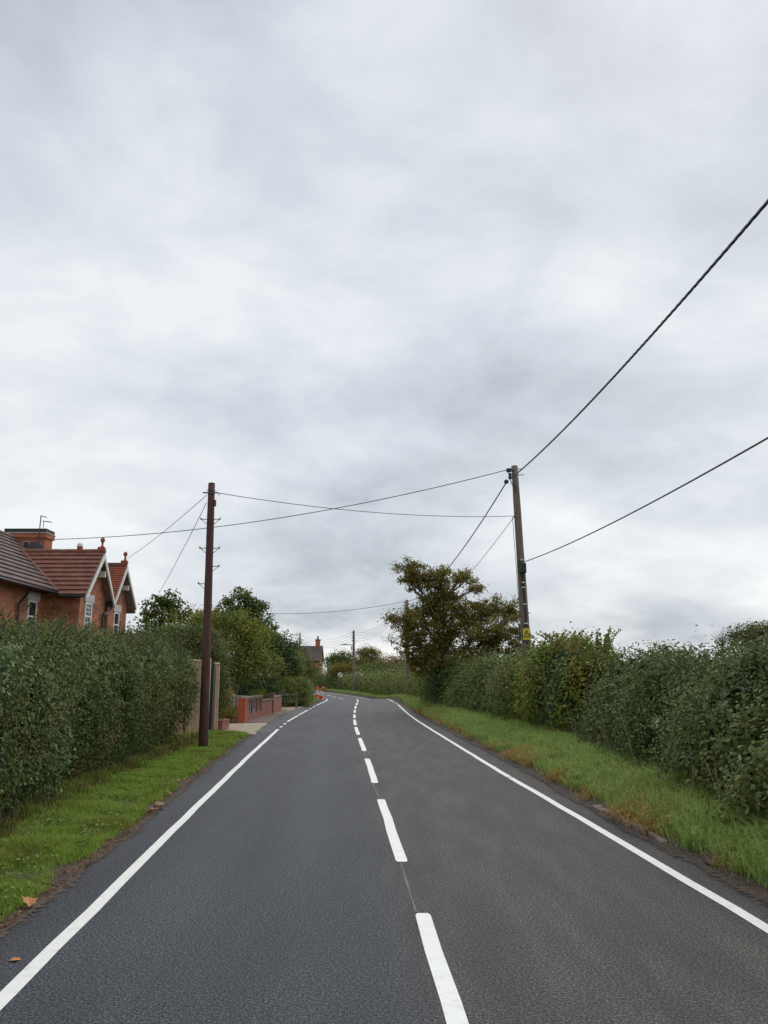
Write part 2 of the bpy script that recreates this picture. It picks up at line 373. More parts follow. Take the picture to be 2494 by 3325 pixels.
M['slab'] = plain('grey_slab', (.17, .15, .135), .85, .3, 9, bmp=.006)
M['slabdark'] = plain('dark_slot', (.03, .028, .028), .8, .2, 9)  # near-black for painted slot and gap shade, also the dark posts
def tilemat(name, a, b, w=.30):
    m, t, p, o = newmat(name); uv = pos(t)
    n = noise(t, uv, 3.2, 8, .8); c = rampn(t, n, [(.34, tuple(q*.72 for q in a)), (.5, a), (.66, tuple(q*1.12 for q in b))])
    c = mixc(t, maprange(t, noise(t, uv, 1.1, 5, .7), .52, .75, 0, .5), c, (.10, .095, .075))
    sp = maprange(t, noise(t, uv, 22, 3, .6), .66, .72, 0, .5); c = mixc(t, sp, c, (.30, .27, .24))
    t.links.new(c, p.inputs['Base Color']); p.inputs['Roughness'].default_value = .8; bump(t, p, noise(t, uv, 30, 4), .5, .01); return m
M['tileGrey'] = tilemat('brown_grey_tile', (.115, .078, .068), (.175, .118, .10))
M['tileBrown'] = tilemat('brown_tile', (.215, .085, .058), (.295, .122, .082))
M['tileRed'] = tilemat('red_tile', (.30, .075, .035), (.40, .11, .05))
M['tileFar'] = tilemat('far_tile', (.10, .065, .065), (.15, .10, .095))
M['terra'] = plain('terracotta', (.30, .085, .04), .8, .3, 6)
M['lead'] = plain('lead_flashing', (.20, .20, .20), .7, .2, 6)
M['timberSoffit'] = plain('brown_soffit', (.21, .16, .13), .8, .2, 6)  # the soffit's own brown, under the gable roofs
def glassmat():
    m, t, p, o = newmat('window_glass'); p.inputs['Base Color'].default_value = (.03, .035, .04, 1); p.inputs['Roughness'].default_value = .05
    p.inputs['Specular IOR Level'].default_value = .8; bump(t, p, noise(t, pos(t), 3, 2), .05, .02); return m
M['glass'] = glassmat()
M['net'] = plain('net_curtain', (.55, .56, .56), .8, .25, 12)
M['orange'] = plain('cone_orange', (.75, .07, .02), .5, .12, 5)
M['coneWhite'] = plain('cone_white', (.75, .75, .73), .5, .12, 8)
M['dish'] = plain('dish_grey', (.07, .07, .075), .6, .2, 6)

# ------------------------------------------------------------------ the lie of the land
def ip(pts):
    ys = np.array([p[0] for p in pts], float); xs = np.array([p[1] for p in pts], float)
    # gentle smoothing of a piecewise-linear course
    yy = np.arange(-40, 420, .5); xx = np.interp(yy, ys, xs)
    if ys[-1] > 160: pass
    k = np.exp(-np.linspace(-2, 2, 9)**2); k /= k.sum()
    xp = np.pad(xx, 4, mode='edge'); xx2 = np.convolve(xp, k, 'valid')
    return lambda y: np.interp(y, yy, xx2)
prof = ip([(-40, 0), (64, 0), (69, -.02), (76, -.29), (82, -.40), (90, -.39), (110, -.31), (125, -.27), (200, -.2), (420, -.2)])
lineL = ip([(-40, -.4), (0, -1.82), (4.85, -2.12), (8.4, -2.38), (10.6, -2.54), (19.5, -3.14), (23.8, -3.40), (28.3, -3.69), (33.4, -3.95), (40.9, -4.14), (52, -4.36), (61.7, -4.45), (66, -4.62), (77, -5.75), (86, -7.5), (102, -10.6), (116, -13.9), (150, -25), (200, -45), (420, -150)])
lineR = ip([(-40, 4.6), (0, 3.02), (6.08, 2.73), (8.31, 2.62), (12.8, 2.38), (14.8, 2.25), (28.2, 1.63), (34.4, 1.37), (40.9, 1.17), (54.6, .92), (66, .45), (72, -.05), (79, -.85), (92, -3.1), (103, -5.36), (116, -8.28), (150, -18.5), (200, -38), (420, -143)])
lineC = ip([(-40, 2.3), (0, .58), (4.63, .37), (6.46, .30), (8.16, .17), (12.17, -.04), (14, -.15), (18.1, -.37), (24.15, -.72), (29.5, -1.03), (34.6, -1.26), (39.5, -1.44), (45.2, -1.63), (52, -1.80), (58, -1.92), (66, -2.12), (72, -2.55), (77.5, -3.16), (80.4, -3.72), (86.5, -4.8), (93.7, -6.0), (102, -7.4), (116, -11), (150, -21.7), (200, -41), (420, -146)])
edgeL = ip([(-40, -.85), (0, -2.28), (5.9, -2.66), (7.6, -2.72), (10.3, -2.95), (15.8, -3.42), (25.4, -4.10), (27.6, -4.35), (32.4, -4.62), (37, -4.86), (46, -5.1), (50, -4.9), (56, -4.72), (66, -4.95), (77, -6.1), (86, -7.9), (102, -11), (116, -14.3), (150, -25.5), (200, -45.5), (420, -151)])
edgeR = ip([(-40, 4.95), (0, 3.4), (6.7, 3.05), (8.4, 2.93), (10.85, 2.80), (16.2, 2.68), (25, 2.24), (44, 1.50), (66, .78), (72, .3), (79, -.5), (92, -2.75), (103, -5.0), (116, -7.9), (150, -18), (200, -37.5), (420, -142.5)])

def strip(name, ys, xa, xb, z, nx, mat, parent=None, jag=0., **t):
    V = []; n = len(ys)
    for y in ys:
        a, b = xa(y), xb(y)
        for i in range(nx+1):
            k = i/nx; x = a + (b-a)*k
            V.append((x, y, z(k, x, y)))
    V = np.array(V); F = []
    for j in range(n-1):
        for i in range(nx):
            p = j*(nx+1)+i; F.append((p, p+1, p+nx+2, p+nx+1))
    o = raw(name, V, F, mat, parent)
    uv = o.data.uv_layers[0].data
    w = wpos(parent) if parent else np.zeros(3)
    for li, l in enumerate(o.data.loops):
        vi = l.vertex_index; uv[li].uv = ((vi % (nx+1))/nx, V[vi, 1])
    for p in o.data.polygons: p.use_smooth = True
    return tag(o, **t)

# ground to the horizon
gx = np.array([-3000, -800, -250, -90, -40, -22, -14, -9, -6, -4, -2, 0, 2, 4, 6, 9, 14, 22, 40, 90, 250, 800, 3000.])
gy = np.concatenate([[-600, -150, -40, -10], np.arange(0, 64, 8), np.arange(64, 96, 3), np.arange(96, 170, 10), [220, 400, 800, 1600, 3500.]])
GV = [(x, y, float(prof(min(max(y, -40), 419))) - .07) for y in gy for x in gx]
GF = [(j*len(gx)+i, j*len(gx)+i+1, (j+1)*len(gx)+i+1, (j+1)*len(gx)+i) for j in range(len(gy)-1) for i in range(len(gx)-1)]
raw('ground', GV, GF, M['field']).__setitem__('kind', 'structure')

ysr = np.concatenate([np.arange(-12, 30, 1.0), np.arange(30, 130, 1.5), np.arange(130, 330, 8)])
def crown(k): return -.03*(2*k-1)**2 + .03
def pf(y): return float(prof(y))
rag = lambda y: .035*np.sin(y*2.1) + .03*np.sin(y*5.3+1) + .02*np.sin(y*11.7)
road = strip('road', ysr, lambda y: edgeL(y)-.3, lambda y: edgeR(y)+.25, lambda k, x, y: pf(y), 12, M['asphalt'], kind='structure')
def line_piece(name, y0, y1, fx, w, n=None, taper=0.):
    n = n or max(2, int((y1-y0)/.8)+1); ys = np.linspace(y0, y1, n)
    if taper: ys = np.concatenate([[y0], [y0+.05], ys[1:-1], [y1-.05], [y1]]); n = len(ys)
    V = []; F = []
    for y in ys:
        c = float(fx(y)); d = (float(fx(y+.3)) - float(fx(y-.3)))/.6; h = w/2*math.sqrt(1+d*d)
        wob = .004*math.sin(y*3.1) + .003*math.sin(y*9.7)
        V += [(c-h+wob, y, pf(y)+.004), (c+h+wob, y, pf(y)+.004)]
    # rounded-off ends
    if taper:
        V[0] = (V[0][0]+taper*.25, V[0][1], V[0][2]); V[1] = (V[1][0]-taper*.25, V[1][1], V[1][2])
        V[-1] = (V[-1][0]-taper*.25, V[-1][1], V[-1][2]); V[-2] = (V[-2][0]+taper*.25, V[-2][1], V[-2][2])
    for i in range(n-1): F.append((2*i, 2*i+1, 2*i+3, 2*i+2))
    return raw(name, V, F, M['paint'], road)
# left edge line: continuous, broken at the two drives
for a, b in [(-8, 28.3), (29.35, 30.0), (31.2, 32.0), (33.0, 38.4), (38.7, 45.0), (46.2, 47.4), (49.0, 50.6), (52, 140)]: line_piece('edge_line', a, b, lineL, .105)
for a, b in [(-8, 14.75), (14.82, 54.0), (55.2, 56.4), (57.6, 58.4), (59.5, 150)]: line_piece('edge_line', a, b, lineR, .105)
dash = [(2.3, 6.46), (8.16, 12.17), (14.0, 18.09), (19.96, 24.15), (25.57, 29.5), (30.7, 34.65), (36.0, 39.54), (41.4, 45.19), (46.8, 51.6), (53.2, 57.9), (60, 64.5), (66, 70)]
for y in (77.2, 83.0, 89.5, 96, 102.5, 109, 116): dash.append((y, y+4.2))
for a, b in dash: line_piece('centre_dash', a, b, lineC, .115, taper=.07)
seam = lambda y: lineC(y) - .03 + .012*np.sin(y*1.7)
for a, b in [(6.5, 8.1), (12.2, 13.95), (18.15, 19.9)]:
    V = []; n = 9
    for y in np.linspace(a, b, n):
        c = float(seam(y)); h = .008 + .003*math.sin(y*7); V += [(c-h, y, .0025), (c+h, y, .0025)]
    raw('joint_seam', V, [(2*i, 2*i+1, 2*i+3, 2*i+2) for i in range(n-1)], M['seam'], road)

strip('asphalt_apron', np.arange(26.6, 47.2, .6), lambda y: lineL(y)-.14, lambda y: edgeL(y)-.02+rag(y*1.7)*.6, lambda k, x, y: .0022, 2, M['patch'], road)
for cx_, y0, y1, w_ in ((-2.62, 26.6, 28.2, .34), (-2.66, 24.6, 25.0, .30), (1.15, 22.6, 22.9, .5), (.4, 20.2, 20.4, .4)):
    raw('surface_scuff', [(cx_-w_/2, y0, .0018), (cx_+w_/2, y0+.05, .0018), (cx_+w_/2-.03, y1, .0018), (cx_-w_/2-.04, y1-.06, .0018)], [(0, 1, 2, 3)], M['scuff'], road)
# verges, soil edges, drives
vl_y = np.concatenate([np.arange(-6, 25.7, .35)])
def zl(k, x, y): return .004 + .05*min(1, k*6) + .07*k + .012*float(lump(np.array([[x*3, y*3, 0]]), 1)[0])*(k > 0)
strip('soil_strip', vl_y, lambda y: edgeL(y)+.08+rag(y), lambda y: edgeL(y)-.45, lambda k, x, y: .005+.004*k+.02*k*max(0, float(lump(np.array([[x*7, y*7, 0]]), 1)[0])), 6, M['soilfade'], kind='structure')
verge_edge = lambda y: edgeL(y) - .12 + 2.2*rag(y)
strip('grass_verge', vl_y, verge_edge, lambda y: -6.4 + 0*y, lambda k, x, y: zl(k, x, y)+.006, 9, M['verge'], kind='structure')
# right bank
hedR = ip([(-20, 4.2), (0, 3.95), (6, 3.95), (8.3, 4.0), (13.4, 4.35), (19, 4.5), (23, 4.45), (27, 4.15), (35, 3.55), (45, 3.1), (60, 2.6), (72, 1.9), (82, .7), (92, -1.0), (103, -2.9), (112, -4.7), (120, -7.0), (132, -12), (150, -17.5)])
vr_y = np.concatenate([np.arange(-6, 30, .35), np.arange(30, 140, 1.2)])
strip('soil_strip', vr_y, lambda y: edgeR(y)-.10-.8*rag(y), lambda y: edgeR(y)+.42, lambda k, x, y: pf(y)+.005+.10*max(0, k-.35)+.02*abs(float(lump(np.array([[x*6, y*6, 0]]), 1)[0]))*k, 8, M['bankfade'], kind='structure')
def zr(k, x, y): return pf(y) + .03 + .17*min(1, k*4.0) + .14*k + .02*float(lump(np.array([[x*2.5, y*2.5, 0]]), 1)[0])*min(1, k*5)
strip('grass_verge', vr_y, lambda y: edgeR(y)+.22+2*rag(y), lambda y: hedR(y)+1.0, zr, 9, M['verge'], kind='structure')
# drives and gravel beyond the gate
strip('driveway', np.linspace(25.75, 32.2, 16), lambda y: edgeL(y)+.05+rag(y*1.3), lambda y: -11.0+0*y, lambda k, x, y: .006+.02*k, 8, M['drive'], kind='structure')
strip('gravel_strip', np.linspace(32.25, 44.2, 26), lambda y: edgeL(y)+.06+rag(y*1.5), lambda y: -5.62+0*y, lambda k, x, y: .006+.03*k+.02*max(0, float(lump(np.array([[x*6, y*6, 0]]), 1)[0])), 6, M['gravel'], kind='structure')
strip('driveway', np.linspace(44.25, 50.2, 12), lambda y: edgeL(y)+.05+rag(y*1.5), lambda y: -10.5+0*y, lambda k, x, y: .006+.02*k, 6, M['drive'], kind='structure')
strip('garden_soil', np.linspace(32.25, 44.2, 8), lambda y: -5.7+0*y, lambda y: -11+0*y, lambda k, x, y: .04, 3, M['soil'], kind='structure')
bank_y = np.arange(50.3, 132, 1.0)
strip('grass_verge', bank_y, lambda y: edgeL(y)+.04+rag(y), lambda y: edgeL(y)-4.0, lambda k, x, y: pf(y)+.006+.35*min(1, k*2.2)*min(1, (y-50.2)/5), 6, M['verge'], kind='structure')

# ------------------------------------------------------------------ grass (nobody could count it)
def scatter(n, ylo, yhi, xa, xb, zfun, bias=1.0):
    # density falls with distance
    uq = rng.uniform(0, 1, n); y = ylo*(yhi/ylo)**uq if bias else rng.uniform(ylo, yhi, n)
    a, b = xa(y), xb(y); k = rng.uniform(0, 1, n); x = a + (b-a)*k
    return k, x, y
n = 210000
k, x, y = scatter(n, 4.2, 25.7, lambda y: edgeL(y)-.10, lambda y: -np.interp(y, [0, 9, 13, 17, 21, 26], [4.15, 4.5, 4.9, 5.0, 5.6, 5.5]), None)
ragv = .035*np.sin(y*2.1)+.03*np.sin(y*5.3+1)+.02*np.sin(y*11.7)
P = np.stack([x, y, np.zeros(n)], 1); ln = lump(P*2.2, 1.0)
keep = (rng.uniform(0, 1, n) < np.clip(k*12 - .05 + ln*.25 + ragv*9, 0, 1))
P = P[keep]; k = k[keep]; y = y[keep]; ln = ln[keep]
kk = (verge_edge(y) - P[:, 0])/(verge_edge(y)+6.4)
P[:, 2] = .01 + .05*np.clip(kk*6, 0, 1) + .07*np.clip(kk, 0, 1)
ln2 = lump(P*5.5, 1.0)
H = (.035 + .055*rng.random(len(P)))*(1.1 + .55*np.clip(ln, -1, 1) + .5*np.clip(ln2, -.8, 1)) * (1+.5*(k > .8)); Wd = .0045 + .00028*y
fast('short_grass', *blades(P, H, Wd, rng.uniform(.2, 1.0, len(P)), rng.uniform(0, .3, len(P))), M['grassL'], None, label='short bright green grass on the left verge below the hedge', cat='grass', kind='stuff')
nw = 420; yw = 4.8*(24/4.8)**rng.random(nw); xw = edgeL(yw) - .18 - rng.random(nw)*1.5; iw = np.repeat(np.arange(nw), 9)
P = np.stack([xw[iw] + rng.normal(0, .035, len(iw)), yw[iw] + rng.normal(0, .035, len(iw)), .105 + .03*rng.random(len(iw))], 1); sw = rng.uniform(.025, .06, len(iw))
leaves_obj('verge_weeds', [leaf_arrays(P, np.array([0, 0, 1.0]) + rng.normal(0, .45, P.shape), sw, sw*.55, LEAF6)], M['weed'], None, label='broad-leaved weeds and clover among the left verge grass', cat='weeds', kind='stuff')
# long grass on the right bank, in tufts
def tufts(nt_, per, ylo, yhi, xa, xb, Hm, spread):
    _, tx, ty = scatter(nt_, ylo, yhi, xa, xb, None)
    idx = np.repeat(np.arange(nt_), per); m = len(idx)
    P = np.stack([tx[idx] + rng.normal(0, spread, m), ty[idx] + rng.normal(0, spread, m), np.zeros(m)], 1)
    th = (.45 + .95*rng.random(nt_))[idx]
    a, b = edgeR(P[:, 1])+.22, hedR(P[:, 1])+1.0; k = np.clip((P[:, 0]-a)/(b-a), -.1, 1)
    P[:, 2] = prof(P[:, 1]) + .02 + .17*np.clip(k*4, 0, 1) + .14*np.clip(k, 0, 1)
    return P, Hm*th*(.6+.6*rng.random(m)), k
P, H, k = tufts(3300, 38, 5.0, 60, lambda y: edgeR(y)+.24, lambda y: hedR(y)+.15, .25, .055)
fast('long_grass', *blades(P, H, .006+.00028*P[:, 1], rng.uniform(.3, 1.1, len(P)), rng.uniform(.1, .55, len(P))), M['grassR'], None, label='long drooping green grass on the right bank below the hedge', cat='grass', kind='stuff')
P, H, k = tufts(1900, 20, 5.0, 45, lambda y: edgeR(y)+.16, lambda y: edgeR(y)+.62, .22, .08)
sel = lump(np.stack([P[:, 0]*0, P[:, 1], P[:, 1]*0], 1)*2.4, 1.0) + rng.normal(0, .3, len(P)) > .45
P, H = P[sel], H[sel]
fast('dry_grass', *blades(P, H, .005+.00025*P[:, 1], rng.uniform(.6, 1.4, len(P)), rng.uniform(.3, .85, len(P))), M['straw'], None, label='yellowed dry grass hanging over the right road edge', cat='grass', kind='stuff')
n = 9000
y = rng.uniform(60, 128, n); x = edgeR(y) + .35 + (hedR(y)-edgeR(y)-.2)*rng.random(n); P = np.stack([x, y, prof(y)+.2], 1)
n2_ = 16000; y2 = rng.uniform(50.5, 84, n2_); kk = rng.random(n2_)**1.5; x2 = edgeL(y2)-.1-2.6*kk; sel2 = ~((y2 > 60) & (y2 < 72) & (kk < .32)); x2, y2, kk = x2[sel2], y2[sel2], kk[sel2]; P2 = np.stack([x2, y2, prof(y2)+.01+.35*np.clip(kk*1.4, 0, 1)*np.clip((y2-50.2)/5, 0, 1)], 1)
P = np.concatenate([P, P2]); m = len(P)
fast('far_grass', *blades(P, .13+.2*rng.random(m), np.full(m, .035), rng.uniform(.2, .8, m), rng.uniform(0, .3, m)), M['grassR'], None, label='rough grass on the far verges round the bend', cat='grass', kind='stuff')
# litter along the left road edge
n = 2600
y = 4.5*(26/4.5)**rng.random(n); x = edgeL(y) - .02 - np.abs(rng.normal(0, .12, n)); P = np.stack([x, y, np.full(n, .022)], 1)
y2 = 5*(40/5)**rng.random(600); x2 = edgeR(y2) + rng.normal(.08, .12, 600); P = np.concatenate([P, np.stack([x2, y2, np.full(600, .035)], 1)])
nn = np.stack([rng.normal(0, .35, len(P)), rng.normal(0, .35, len(P)), np.ones(len(P))], 1); Ls = rng.uniform(.012, .035, len(P))
leaves_obj('leaf_litter', [leaf_arrays(P, nn, Ls, Ls*.7, LEAF4)], M['litter'], None, label='brown leaf litter and crumbs along the road edges', cat='litter', kind='stuff')

# ------------------------------------------------------------------ hedges
def cross_sample(prf, n):
    p = np.array(prf, float); d = np.diff(p, axis=0); L = np.linalg.norm(d, axis=1); c = np.concatenate([[0], np.cumsum(L)])
    s = rng.uniform(0, c[-1], n); i = np.clip(np.searchsorted(c, s) - 1, 0, len(L)-1); f = (s-c[i])/L[i]
    pt = p[i] + d[i]*f[:, None]; nr = np.stack([-d[i][:, 1], d[i][:, 0]], 1)/L[i][:, None]
    return pt, nr, c[-1]
def hedge(name, label, y0, y1, front, side, height, depth, mat, clumps, per, L, Wd, z0=None, lumpamp=.16, tmpl=LEAF4, ybias=False, crad=.13, topmat=None, shoots=0, inner=60, shoot_h=.5, undercut=0., mat2=None, l2=1.5, gaps=0., profile=None, cat='hedge'):
    """front(y) -> x of the hedge face; side=+1 hedge lies towards +x. Leaves in clumps on a rounded cross-section."""
    zb = z0 or (lambda y: prof(y))
    ym = (y0+y1)/2
    root = empty(name, (float(front(ym))+side*depth/2, ym, float(zb(ym))), label, cat)
    prfl = profile or [(.16, .06), (.02, .35), (0, .6), (.07, .82), (.28, .97), (.55, 1.0), (.85, .95), (1.0, .7), (1.0, .3)]
    hm = float(np.mean(height(np.linspace(y0, y1, 9))))
    pr = [(a*depth, b*hm) for a, b in prfl]
    def place(n, inward, jitter):
        if ybias: y = y0*(y1/y0)**rng.random(n)
        else: y = rng.uniform(y0, y1, n)
        pt, nr, _ = cross_sample(pr, n)
        # nr points outwards for the road side (towards -u) in this winding
        Q = np.stack([pt[:, 0]*0, y, pt[:, 1]], 1)*1.0
        am = lumpamp*lump(Q*1.5 + 3, 1.0) + lumpamp*.5*lump(Q*4, 1.0)
        off = am - inward
        uu = pt[:, 0] + nr[:, 0]*off; zz = pt[:, 1]*height(y)/hm + nr[:, 1]*off
        # rounded ends
        en = np.minimum(y-y0, y1-y); rd = np.clip(1-en/.6, 0, 1)**2*.45
        uu = uu + rd*depth*.5*np.where(uu < depth/2, 1, -1); zz = zz*(1-rd*.35)
        x = front(y) + side*uu
        C = np.stack([x, y, zb(y)+np.maximum(zz, .02)], 1)
        N = np.stack([side*nr[:, 0], np.zeros(n), nr[:, 1]], 1)
        return C, N, zz
    _, _, per_len = cross_sample(pr, 4); area = per_len*(y1-y0)
    nc = int(clumps*area)
    C, N, zz = place(nc, np.abs(rng.normal(0, .10, nc)) - .05, 0)
    if gaps:
        ok = lump(C*np.array([1.2, 1.9, 1.9]) + 7, 1.0) + rng.normal(0, .2, nc) < 1.5 - gaps; C, N, zz = C[ok], N[ok], zz[ok]; nc = len(C)
    idx = np.repeat(np.arange(nc), per); m = len(idx)
    off = rng.normal(0, 1, (m, 3))*crad*np.array([1, 1, .9])*rng.uniform(.6, 1.5, nc)[idx][:, None]
    P = C[idx] + off
    nrm = N[idx]*.7 + unit(off)*.5 + np.array([0, 0, .45]) + rng.normal(0, .55, (m, 3))
    s = rng.uniform(.65, 1.25, m)
    if ybias: s *= np.clip((P[:, 1]/9.)**.5, .85, 2.2)
    P[:, 2] = np.maximum(P[:, 2], zb(P[:, 1])+.01)
    hh = P[:, 2] - zb(P[:, 1])
    if undercut:
        ok = P[:, 1] < y1 - undercut*np.clip(1-hh/1.5, 0, 1); P, nrm, s, hh = P[ok], nrm[ok], s[ok], hh[ok]; m = len(P)
    if topmat is not None:
        frac = hh/height(P[:, 1]) + rng.normal(0, .08, m) + .10*lump(P*1.2, 1.0)
        top = frac > .66
        leaves_obj('foliage', [leaf_arrays(P[~top], nrm[~top], L*s[~top], Wd*s[~top], tmpl)], mat, root, kind='stuff')
        leaves_obj('top_foliage', [leaf_arrays(P[top], nrm[top], L*1.05*s[top], Wd*.72*s[top], tmpl)], topmat, root, kind='stuff')  # upper leaves: lighter green and narrower
    else:
        q2 = (lump(P*np.array([.7, .8, .9]) + 21, 1.0) + rng.normal(0, .25, m) > .75) if mat2 else np.zeros(m, bool)
        leaves_obj('foliage', [leaf_arrays(P[~q2], nrm[~q2], L*s[~q2], Wd*s[~q2], tmpl)], mat, root, kind='stuff')
        if mat2: q2 &= rng.random(m) < .62; leaves_obj('climber_foliage', [leaf_arrays(P[q2], nrm[q2], L*l2*s[q2], Wd*l2*1.1*s[q2], IVY)], mat2, root, kind='stuff')
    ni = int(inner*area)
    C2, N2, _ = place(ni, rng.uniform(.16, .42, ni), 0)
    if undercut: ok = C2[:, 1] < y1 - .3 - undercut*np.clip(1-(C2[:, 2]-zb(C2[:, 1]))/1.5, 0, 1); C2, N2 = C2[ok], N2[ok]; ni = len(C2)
    leaves_obj('inner_shade_foliage', [leaf_arrays(C2, N2 + rng.normal(0, .4, (ni, 3)), rng.uniform(.16, .30, ni), rng.uniform(.14, .24, ni), LEAF6)], M['dark'], root, kind='stuff')  # oversized dark leaves block see-through and colour in the hedge's inner shade
    # woody stems inside, seen through gaps near the ground
    mb = MB(); ns = max(3, int((y1-y0)*2.2))
    for i in range(ns):
        yy = rng.uniform(y0+.2, y1-.2-undercut); h = float(height(yy)); xx = float(front(yy)) + side*depth*rng.uniform(.25, .7)
        q = [(xx, yy, float(zb(yy))-.1)]
        for j in range(1, 5): q.append((xx+rng.normal(0, .12)*j*.5, yy+rng.normal(0, .15)*j*.5, float(zb(yy))+h*.85*j/4))
        mb.tube(q, np.linspace(.035, .008, 5), 5)
    mb.build('stems', M['twig'], root, kind='stuff')
    if shoots:
        mb = MB(); PL = []; NL = []
        for i in range(shoots):
            yy = rng.uniform(y0+.3, y1-.3); h = float(height(yy)); xx = float(front(yy)) + side*depth*rng.uniform(.1, .75)
            hgt = shoot_h*rng.uniform(.4, 1.2); dx, dy = rng.normal(0, .22, 2)*hgt
            b = np.array((xx, yy, float(zb(yy))+h*.93)); tpt = np.linspace(0, 1, 6)[:, None]
            q = b + tpt*np.array((dx, dy, hgt)) + (tpt**2)*np.array((dx, dy, -.12*hgt))
            mb.tube(q, np.linspace(.009, .004, 6), 4)
            nlv = int(10 + hgt*46); tt = rng.uniform(.05, 1, nlv)
            PL.append(np.array([np.interp(tt, tpt[:, 0], q[:, c]) for c in range(3)]).T + rng.normal(0, .018, (nlv, 3)))
        PL = np.concatenate(PL); NL = rng.normal(0, .7, PL.shape) + np.array([0, 0, .5])
        mb.build('shoot_stems', M['twig'], root, kind='stuff')
        sz = rng.uniform(.6, 1.1, len(PL))
        leaves_obj('shoot_leaves', [leaf_arrays(PL, NL, L*sz, Wd*.8*sz, tmpl)], topmat or mat, root, kind='stuff')
    return root
const = lambda v: (lambda y: v + 0*np.asarray(y, float))
hl_front = ip([(-20, -4.0), (4, -3.95), (9.2, -4.32), (13.1, -4.66), (16.8, -4.76), (20.8, -4.95), (23, -5.15), (40, -5.2)])
hl_h = ip([(-20, 2.1), (5, 2.08), (9, 2.16), (13, 2.28), (17, 2.36), (22, 2.45), (40, 2.45)])
hl = hedge('hedge', 'tall clipped dark green hedge in front of the brick house on the left', 4.0, 22.0, hl_front, -1, hl_h, 1.5, M['hawL'], 62, 36, .043, .028, z0=const(.10), lumpamp=.09, ybias=True, crad=.095, topmat=M['hawTop'], shoots=420, shoot_h=.5, inner=60, undercut=2.0, gaps=.15,
           profile=[(.20, .05), (.06, .22), (0, .5), (.02, .75), (.14, .93), (.4, 1.0), (.8, .98), (1.0, .75), (1.0, .3)])
hr_h = ip([(-20, 1.65), (4, 1.3), (7, 1.34), (8.5, 1.38), (10, 1.56), (11.5, 1.62), (13, 1.46), (14.5, 1.74), (16, 1.56), (17.5, 1.72), (20, 2.0), (40, 2.1)])
zR = lambda y: prof(y) + .22
hr = hedge('hedge', 'large dark green leafy hedge filling the right side in the foreground', 3.8, 20.2, hedR, 1, hr_h, 1.9, M['hawR'], 60, 36, .050, .033, z0=zR, lumpamp=.27, tmpl=LEAF6, ybias=True, crad=.12, shoots=170, shoot_h=.55, inner=60, mat2=M['bram2'], l2=1.25, gaps=.35,
           profile=[(-.02, .03), (-.06, .15), (-.03, .35), (.06, .55), (.18, .75), (.36, .92), (.60, 1.0), (.86, .96), (1.0, .7), (1.0, .3)])
br = hedge('bramble_thicket', 'yellow tinged bramble thicket with thin shoots at the foot of the wooden pole', 19.6, 26.2, lambda y: hedR(y)-.12, 1, ip([(-20, 2.4), (19, 2.2), (21, 2.3), (22.5, 2.4), (24, 2.15), (25, 1.95), (40, 1.95)]), 1.9, M['bram'], 44, 26, .085, .065, z0=zR, lumpamp=.26, tmpl=LEAF6, crad=.15, shoots=120, shoot_h=.65, inner=55, cat='brambles', mat2=M['hawR'], l2=.8, gaps=.5)
pr_ = hedge('hedge', 'pale green clipped hedge between the bramble thicket and the oak', 25.8, 41.0, hedR, 1, ip([(-20, 2.2), (27, 2.1), (33, 2.1), (40, 2.0), (80, 2)]), 1.8, M['pale'], 26, 24, .09, .06, z0=zR, lumpamp=.22, crad=.19, shoots=120, shoot_h=.4, inner=34, mat2=M['hawR'], l2=1.1, gaps=.3,
             profile=[(-.02, .03), (-.05, .2), (.0, .45), (.10, .7), (.3, .92), (.58, 1.0), (.86, .96), (1.0, .7), (1.0, .3)])
dk = hedge('dark_shrub', 'dark green ivy covered shrub under the left side of the oak', 41.0, 47.0, lambda y: hedR(y)-.5, 1, ip([(-20, 2.3), (40, 2.1), (44, 2.25), (80, 2.2)]), 2.2, M['hawR'], 24, 22, .10, .07, z0=zR, lumpamp=.35, crad=.2, inner=30, cat='shrub')
fh1 = hedge('hedge', 'green hedge along the right of the bend beyond the oak', 47.0, 84.0, hedR, 1, ip([(-20, 1.9), (60, 1.8), (90, 1.7), (150, 1.8)]), 2.2, M['far'], 9, 24, .15, .10, z0=zR, lumpamp=.32, crad=.32, inner=16)
fh2 = hedge('hedge', 'far olive green hedge curving left behind the round road sign', 83.0, 148.0, hedR, 1, ip([(-20, 1.7), (82, 1.65), (110, 1.75), (150, 1.9)]), 2.6, M['far'], 5.5, 24, .21, .15, z0=zR, lumpamp=.4, crad=.42, inner=10)
# ivy over the near end of the left hedge
iv = empty('ivy', (-4.3, 8.0, .1), 'glossy dark ivy with bright green new leaves over the near left hedge', 'ivy')
n = 17000
y = 5.0*(13.0/5.0)**rng.random(n); zz = .12 + 2.0*rng.random(n)**1.5
P = np.stack([hl_front(y) + .04 + .08*lump(np.stack([y*0, y, zz], 1)*3, 1.0) + rng.normal(0, .05, n) - .18*(zz < .5), y, zz], 1)
sel = lump(np.stack([y*0+5, y, zz], 1)*1.4, 1.0) + rng.normal(0, .25, n) + (11.5-y)*.12 - zz*.25 > .1
P = P[sel]; nrm = np.array([1.0, -.35, .35]) + rng.normal(0, .4, (len(P), 3)); s = rng.uniform(.035, .068, len(P))
leaves_obj('foliage', [leaf_arrays(P, nrm, s, s*.9, IVY)], M['ivy'], iv, kind='stuff')
mb = MB()
for i in range(14):
    yy = rng.uniform(5.5, 12); zq = np.linspace(0, rng.uniform(1, 2), 7)
    mb.tube(np.stack([hl_front(yy) + .03 + 0*zq, yy + np.cumsum(rng.normal(0, .06, 7)), zq+.05], 1), np.linspace(.012, .004, 7), 5)
mb.build('vine_stems', M['twig'], iv, kind='stuff')
